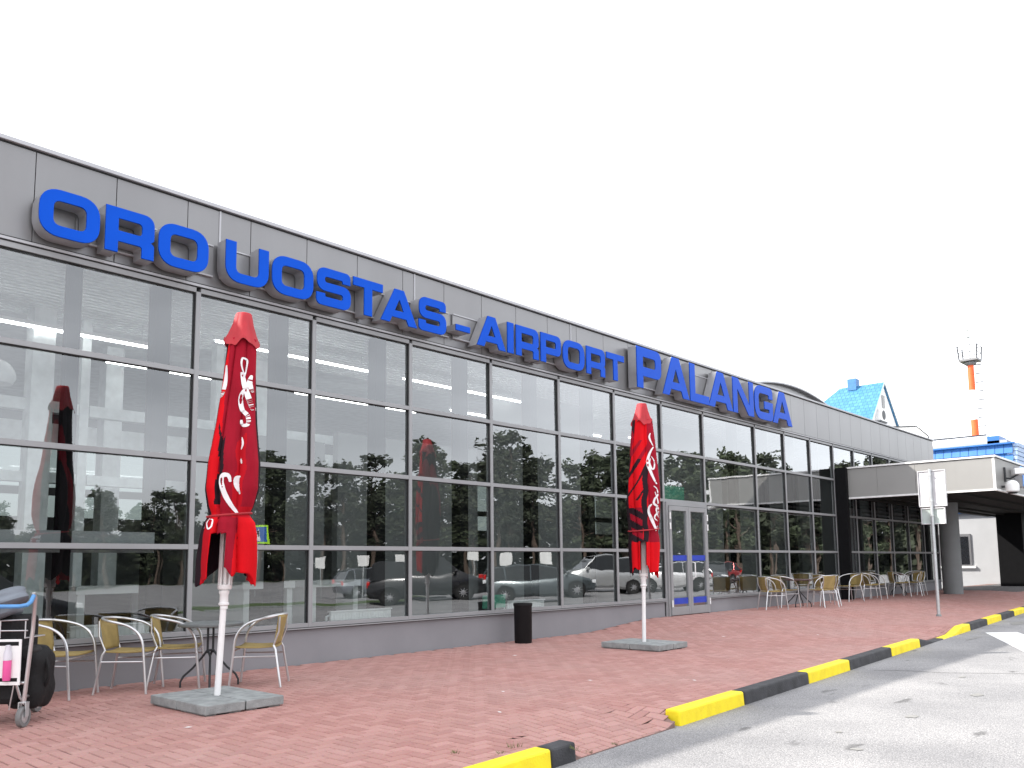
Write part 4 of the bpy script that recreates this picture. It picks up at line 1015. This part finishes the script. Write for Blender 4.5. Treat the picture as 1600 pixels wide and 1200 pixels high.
# hanging lamp
hl = thing('pendant_lamp', 'white domed ceiling lamp inside the hall at the far left', 'lamp', (3.35, 12.0, 3.75))
mb = MB(); mb.lathe([(.24*cos(i*pi/16), .24*sin(i*pi/16)) for i in range(8, -1, -1)]+[(.2, -.08), (.1, -.1)], (0, 0, 0), 24); mb.build('lamp_shade', WHITE, hl, smooth=True)
mb = MB(); mb.tube([(0, 0, .24), (0, 0, 1.1)], .01, 5); mb.build('cord', DARKM, hl)

# ------------------------------------------------------------------ what the glass mirrors: car park, cars, signs, wood
CARGL = mat('car_glass', (.01, .012, .014), .08)
TYRE = mat('tyre_black', (.015, .015, .015), .8); RIM = mat('rim_silver', (.5, .5, .52), .3, .8)
HEAD = mat('lamp_clear', (.7, .72, .75), .15); REDL = mat('lamp_red', (.55, .01, .01), .2)
def make_car(paint, kind):
    c = thing('parked_car', '', 'car')
    if kind == 'estate': L_, W_, H_ = 4.6, 1.78, 1.50; roof = [(-2.15, .92), (-1.95, 1.38), (-1.7, 1.47), (-.2, 1.50), (.55, 1.42), (1.25, .98)]
    elif kind == 'suv': L_, W_, H_ = 4.5, 1.82, 1.72; roof = [(-2.12, 1.02), (-2.0, 1.55), (-1.75, 1.66), (0, 1.72), (.6, 1.62), (1.25, 1.10)]
    elif kind == 'mpv': L_, W_, H_ = 4.3, 1.75, 1.65; roof = [(-2.05, 1.0), (-1.98, 1.5), (-1.7, 1.62), (0, 1.65), (.75, 1.5), (1.65, 1.02)]
    else: L_, W_, H_ = 4.1, 1.70, 1.45; roof = [(-1.98, .95), (-1.7, 1.32), (-1.3, 1.42), (-.1, 1.45), (.5, 1.36), (1.2, .98)]
    h = L_/2; zb = roof[0][1]
    stations = [(-h, .35, .62*zb+.2, .80), (-h+.06, .28, .9*zb, .88), (-h+.5, .24, zb, .96), (-.8, .22, zb+.0, 1), (.4, .22, zb, 1), (roof[-1][0], .22, roof[-1][1], .98), (h-.55, .24, roof[-1][1]-.13, .94), (h-.12, .28, .72, .84), (h, .38, .58, .70)]
    vs = []; n = 8
    for x, zl, zt, ww in stations:
        hw = W_/2*ww
        sec = [(-hw*.86, zl), (-hw, zl+.12), (-hw, zt-.14), (-hw*.93, zt), (hw*.93, zt), (hw, zt-.14), (hw, zl+.12), (hw*.86, zl)]
        vs += [(x, a, b) for a, b in sec]
    fs = [(i*n+j, i*n+(j+1) % n, (i+1)*n+(j+1) % n, (i+1)*n+j) for i in range(len(stations)-1) for j in range(n)]+[tuple(range(n)), tuple((len(stations)-1)*n+j for j in range(n))]
    mb = MB(); mb.add(vs, fs); body = mb.build('body', paint, c, smooth=True, bevel=.02)
    # greenhouse: dark glass with a painted roof
    vs = []; n = 4
    for i, (x, z) in enumerate(roof):
        tw = W_/2*(.93-.20*max(0, (z-zb))/(H_-zb)); vs += [(x, -W_/2*.92, zb-.05), (x, -tw, z-.03), (x, tw, z-.03), (x, W_/2*.92, zb-.05)]
    fs = [(i*n+j, i*n+(j+1) % n, (i+1)*n+(j+1) % n, (i+1)*n+j) for i in range(len(roof)-1) for j in range(n)]+[(0, 1, 2, 3), tuple((len(roof)-1)*n+j for j in range(n))]
    mb = MB(); mb.add(vs, fs); mb.build('windows', CARGL, c, smooth=True)
    mb = MB(); q = [(x, z) for x, z in roof[1:-1]]
    vs = []
    for x, z in q:
        tw = W_/2*(.93-.20*max(0, (z-zb))/(H_-zb))+.01; vs += [(x, -tw, z-.06), (x, -tw*.9, z+.005), (x, tw*.9, z+.005), (x, tw, z-.06)]
    fs = [(i*4+j, i*4+j+1, (i+1)*4+j+1, (i+1)*4+j) for i in range(len(q)-1) for j in range(3)]; mb.add(vs, fs)
    for sgn in (-1, 1):
        for (x0, z0), (x1, z1) in ((roof[0], roof[1]), (roof[-1], roof[-2])):
            y0 = sgn*W_/2*.925; y1 = sgn*W_/2*.75
            mb.tube([(x0, y0, zb-.03), (x1, y1, z1-.03)], .035, 6)
        mb.tube([(-.35, sgn*W_/2*.93, zb-.03), (-.4, sgn*W_/2*.77, H_-.06)], .03, 6)
        mb.tube([(-1.35, sgn*W_/2*.93, zb-.03), (-1.45, sgn*W_/2*.77, H_-.07)], .03, 6)
    mb.build('roof', paint, c, smooth=True)
    for x in (-h+.85, h-.88):
        for sgn in (-1, 1):
            w0 = bpy.data.objects.new('wheel', None); COL.objects.link(w0); w0.parent = c; w0.location = (x, sgn*(W_/2-.09), .32)
            mb = MB(); mb.lathe([(.2, -.1), (.30, -.1), (.32, -.07), (.32, .07), (.30, .1), (.2, .1)], (0, 0, 0), 24, axis='y', cap=False); mb.build('tyre', TYRE, w0, smooth=True)
            mb = MB(); mb.lathe([(.03, .105*sgn), (.07, .10*sgn), (.2, .085*sgn)], (0, 0, 0), 16, axis='y')
            for k in range(9):
                a = 2*pi*k/9; mb.tube([(0, .11*sgn, 0), (.20*cos(a), .10*sgn, .20*sin(a))], .014, 5)
            mb.build('rim', RIM, w0)
            mb = MB(); mb.lathe([(.385, -.02), (.385, .02)], (x, sgn*(W_/2-.015), .33), 20, axis='y'); mb.build('wheel_arch', BLACK, c)
    for sgn in (-1, 1):
        mb = MB(); mb.box((h-.20, sgn*W_/2*.72-.16, .60), (h-.04, sgn*W_/2*.72+.16, .74)); mb.build('headlight', HEAD, c, bevel=.03)
        mb = MB(); mb.box((-h+.0, sgn*W_/2*.78-.1, .72), (-h+.12, sgn*W_/2*.78+.08, .95)); mb.build('tail_light', REDL, c, bevel=.03)
        mb = MB(); mb.box((.95, sgn*(W_/2+.08)-.09, zb), (1.1, sgn*(W_/2+.08)+.09, zb+.13)); mb.build('mirror', paint, c, bevel=.03)
    mb = MB(); mb.box((h-.03, -.26, .40), (h+.02, .26, .50)); mb.build('number_plate', WHITE, c)
    mb = MB(); mb.box((h-.08, -.4, .52), (h-.005, .4, .64)); mb.build('grille', BLACK, c)
    return c
def paint(n, c): return mat(n, c, .25, .5, .02, 3, 0, 1, .8)
GC = 'cars parked across the road'
for kind, p, x, y, rz, lb in (('estate', paint('paint_grey', (.10, .12, .13)), 26.3, -3.1, 40, 'dark grey estate car mirrored behind the litter bin'), ('suv', paint('paint_silver', (.42, .43, .44)), 32.4, -4.4, 215, 'silver off road car mirrored left of the farther parasol'),
    ('hatch', paint('paint_pale', (.6, .6, .62)), 36.6, -3.2, 222, 'pale silver hatchback mirrored behind the farther parasol'), ('mpv', paint('paint_white', (.68, .69, .70)), 38.9, -6.3, 130, 'white people carrier mirrored in the glass doors'),
    ('suv', paint('paint_black', (.02, .02, .023)), 22.6, -5.6, 38, 'black off road car mirrored two bays left of the bin'), ('estate', paint('paint_ink', (.015, .016, .02)), 2.2, 1.0, 8, 'black car standing beside the photographer, mirrored at the left edge'),
    ('hatch', paint('paint_steel', (.2, .22, .25)), 27.5, -14.8, 20, 'steel blue hatchback in the back row of the car park'), ('hatch', paint('paint_red', (.3, .03, .03)), 52, -9.5, 200, 'red hatchback mirrored in the far right windows'),
    ('estate', paint('paint_dark', (.04, .045, .05)), 46, -6, 150, 'dark estate car mirrored behind the far bistro chairs')):
    c = make_car(p, kind)
    if lb.startswith('black car standing'): x, y = 5.6, -1.9
    c.location = (x, y, RZ); c.rotation_euler = (0, 0, radians(rz)); c['label'] = lb; c['group'] = GC
# verge
mb = MB(); z = RZ+.05
mb.box((14, -9.8, RZ), (24.5, -6.8, z)); struct(mb.build('grass_verge', mat('verge_green', (.06, .10, .02), .95, 0, .4, 3, .5, 30)))
mb = MB(); mb.box((13.85, -6.79, RZ), (24.65, -6.65, z+.03)); struct(mb.build('verge_kerb', CONC))
# parking signs and crossing sign
LIME = mat('sign_lime', (.45, .85, .03), .5); SBL = mat('sign_blue', (.02, .12, .45), .5)
def post(x, y, h, w, hh, label, cross=False):
    s_ = thing('street_sign', label, 'sign', (x, y, RZ), radians(48)); 
    if not cross: s_['group'] = 'parking signs across the road'
    mb = MB(); mb.tube([(0, 0, 0), (0, 0, h)], .03, 8); mb.build('post', STEEL, s_)
    if cross:
        mb = MB(); mb.box((-w/2, .04, h-hh), (w/2, .055, h)); mb.build('plate', LIME, s_)
        mb = MB(); mb.box((-w/2+.1, .0555, h-hh+.1), (w/2-.1, .062, h-.1)); mb.build('blue_field', SBL, s_)
        mb = MB(); mb.prism([(-.18, h-hh+.16), (.18, h-hh+.16), (0, h-.16)], .0625, .068, 'y'); mb.build('white_triangle', WHITE, s_)
        mb = MB(); mb.prism([(-.03, h-.28), (.03, h-.28), (.05, h-.42), (.10, h-.60), (.06, h-.60), (0, h-.46), (-.06, h-.60), (-.10, h-.60), (-.05, h-.42)], .0685, .072, 'y'); mb.build('walking_figure', BLACK, s_)
    else:
        mb = MB(); mb.box((-w/2, .04, h-hh), (w/2, .05, h)); mb.build('plate', WHITE, s_)
post(23.5, -19.8, 3.5, 1.0, 1.0, 'lime bordered pedestrian crossing sign mirrored beside the nearer parasol', True)
for x, y, l in ((24.8, -15.8, 'white parking sign farthest left of the mirrored row'), (25.9, -13.8, 'white parking sign second in the mirrored row'), (26.8, -12.0, 'white parking sign third in the mirrored row'), (28.2, -8.6, 'white parking sign fourth in the mirrored row, left of the bin'), (28.9, -7.3, 'white parking sign above the mirrored grey estate car'), (31.0, -6.6, 'white parking sign last in the mirrored row')):
    post(x, y, 2.05, .5, .5, l)

# ------------------------------------------------------------------ trees
LEAF = mat('pine_needles', (.040, .050, .030), .8, 0, .45, 1.2); BARK = mat('pine_bark', (.09, .065, .05), .9, 0, .3, 3, .5, 12)
LEAF2 = mat('leaf_green', (.048, .064, .032), .8, 0, .4, 1.2)
def make_tree(kind, seed):
    rn = random.Random(seed); t = thing('pine_tree' if kind == 'pine' else 'broadleaf_tree', '', 'tree')
    H = 12.; mb = MB(); bend = [(rn.uniform(-.25, .25), rn.uniform(-.25, .25)) for _ in range(5)]
    tp = [(bend[min(4, int(q*5))][0]*q*2, bend[min(4, int(q*5))][1]*q*2, q*H*.93) for q in (0, .2, .4, .6, .8, 1)]
    mb.tube(tp, [.22, .18, .16, .13, .09, .04], 8)
    low = .45 if kind == 'pine' else .22
    cl = []
    for i in range(26 if kind == 'pine' else 34):
        q = low+(1-low)*rn.random()**.8; a = rn.uniform(0, 2*pi)
        env = (1.0-.55*((q-low)/(1-low)))*(2.6 if kind == 'pine' else 2.9)*min(1, .45+(q-low)*3)
        rr = env*rn.uniform(.35, 1.05); b = Vector((tp[3][0]*q, tp[3][1]*q, q*H-.8)); e = Vector((rr*cos(a), rr*sin(a), q*H+rn.uniform(-.1, .5)))
        mb.tube([b, (b+e)/2+Vector((0, 0, -.1)), e], [.06, .04, .015], 5); cl.append((e, rn.uniform(.55, 1.1)))
    cl.append((Vector((tp[5][0], tp[5][1], H)), .7))
    mb.build('trunk', BARK, t, smooth=True)
    mb = MB()
    for c, s_ in cl:
        for k in range(70):
            d = Vector((rn.gauss(0, 1), rn.gauss(0, 1), rn.gauss(0, .55))).normalized()*s_*rn.random()**.4
            p = c+d; sz = rn.uniform(.28, .48); u = Vector((rn.uniform(-1, 1), rn.uniform(-1, 1), rn.uniform(-.4, .6))).normalized(); v = u.cross(Vector((rn.uniform(-1, 1), rn.uniform(-1, 1), rn.uniform(-1, 1)))).normalized()
            mb.add([p-u*sz*.5, p+v*sz*.35, p+u*sz*.7, p-v*sz*.35], [(0, 1, 2, 3)])
    mb.build('crown', LEAF if kind == 'pine' else LEAF2, t)
    return t
base = [make_tree('pine', 1), make_tree('pine', 2), make_tree('broad', 3), make_tree('pine', 4), make_tree('broad', 5)]
rn = random.Random(21)
row = [(26.3, -82.4, 9), (29, -79.5, 9.5), (31.7, -76.5, 8.5), (34.4, -73.6, 9), (37.2, -70.6, 10), (39.9, -67.6, 9), (42.6, -64.7, 9.5), (45.3, -61.7, 10.5), (48, -58.7, 12.5), (50.7, -55.8, 11), (53.4, -52.8, 13), (56.1, -49.9, 12), (58.8, -46.9, 13.5), (61.5, -43.9, 12.5), (64.3, -41, 14), (67, -38, 13), (69.7, -35.1, 12), (72.4, -32.1, 12.5), (75.1, -29.1, 11.5), (77.8, -26.2, 13), (80.5, -23.2, 11.5), (83.2, -20.2, 12), (85.9, -17.3, 10.5), (88.6, -14.3, 11), (91.4, -11.4, 12), (94.1, -8.4, 11)]
nn = 0; used = set()
for r_ in range(2):
    for (x, y, h) in row:
        for q in range(2 if r_ == 0 else 1):
            k = rn.randrange(5); b0 = base[k]
            X = x+rn.uniform(-1.2, 1.2)-q*1.5+r_*5; Y = y+rn.uniform(-1.2, 1.2)-q*1.5-r_*5; hh = h*rn.uniform(.78, 1.08)*(.8 if q else 1)
            kd = 'pine' if k in (0, 1, 3) else 'broadleaf tree'
            o = dup(b0, (X, Y, RZ), rn.uniform(0, 6.28), 'tall %s in the wood beyond the car park, seen only as a reflection' % kd, 'trees beyond the car park (%s)' % kd)
            o.scale = (hh/12*1.15, hh/12*1.15, hh/12); nn += 1
# near birch-like trees reflected on the right
for x, y, h, l in ((57.0, -10.0, 9.5, 'loose broadleaf tree standing alone, mirrored right of the doors'), (62.5, -3.5, 7.8, 'small broadleaf tree mirrored below the last window bays')):
    o = dup(base[2], (x, y, RZ), 1., l, None); o.scale = (h/12*.8, h/12*.8, h/12)
    if 'group' in o: del o['group']
# undergrowth band closing the wood
mb = MB(); rn = random.Random(5)
for (x, y, h) in row+[(97, -5.5, 12), (100, -2.5, 12), (103, .5, 12), (106, 4, 12), (109, 8, 12)]:
    for k in range(600 if x < 80 else 900):
        p = Vector((x+rn.uniform(-2.2, 2.2)+5, y+rn.uniform(-2.2, 2.2)-5, RZ+rn.random()**1.1*h*.62)); sz = rn.uniform(.4, .8)
        u = Vector((rn.uniform(-1, 1), rn.uniform(-1, 1), rn.uniform(-.4, .6))).normalized(); v = u.cross(Vector((rn.uniform(-1, 1), rn.uniform(-1, 1), rn.uniform(-1, 1)))).normalized()
        mb.add([p-u*sz, p+v*sz*.6, p+u*sz, p-v*sz*.6], [(0, 1, 2, 3)])
o = mb.build('undergrowth', LEAF); o['kind'] = 'stuff'; o['label'] = 'dense green undergrowth filling the wood beyond the car park'; o['category'] = 'undergrowth'

# ------------------------------------------------------------------ small litter and weeds on the paving
rn = random.Random(2); mb = MB()
for x, y in ((4.05, 8.55), (5.9, 8.0), (9.0, 8.2), (7.6, 5.8), (13.2, 7.2), (6.4, 6.0), (8.3, 4.9), (11.8, 8.0), (3.4, 6.7), (14.5, 6.1), (10.2, 5.5), (5.5, 5.2)):
    a = rn.uniform(0, pi); zz = ground(x, y)+.006; l = rn.uniform(.02, .05); dx, dy = cos(a)*l, sin(a)*l
    mb.add([(x-dx, y-dy, zz), (x+dy*.3, y-dx*.3, zz+.004), (x+dx, y+dy, zz+.002), (x-dy*.3, y+dx*.3, zz)], [(0, 1, 2, 3)])
o = mb.build('paper_scraps', WHITE); o['kind'] = 'stuff'; o['label'] = 'tiny scraps of pale litter scattered over the paving'; o['category'] = 'litter'
mb = MB()
for x, y, s_ in ((4.55, 4.15, 1), (4.15, 4.35, .7), (4.35, 4.10, .6), (5.5, 3.97, .5), (5.15, 3.95, .5), (4.85, 3.85, .7)):
    for k in range(22):
        a = rn.uniform(0, 6.28); r = rn.uniform(.0, .05)*s_; h = rn.uniform(.02, .05)*s_; bx, by = x+r*cos(a), y+r*sin(a); zz = ground(bx, by)-.004
        mb.add([(bx-.003, by, zz), (bx+.003, by, zz), (bx+.02*cos(a), by+.02*sin(a), zz+h)], [(0, 1, 2)])
o = mb.build('weeds', mat('weed_green', (.12, .14, .04), .8)); o['kind'] = 'stuff'; o['label'] = 'little tufts of weed growing in the joints by the kerb'; o['category'] = 'weeds'
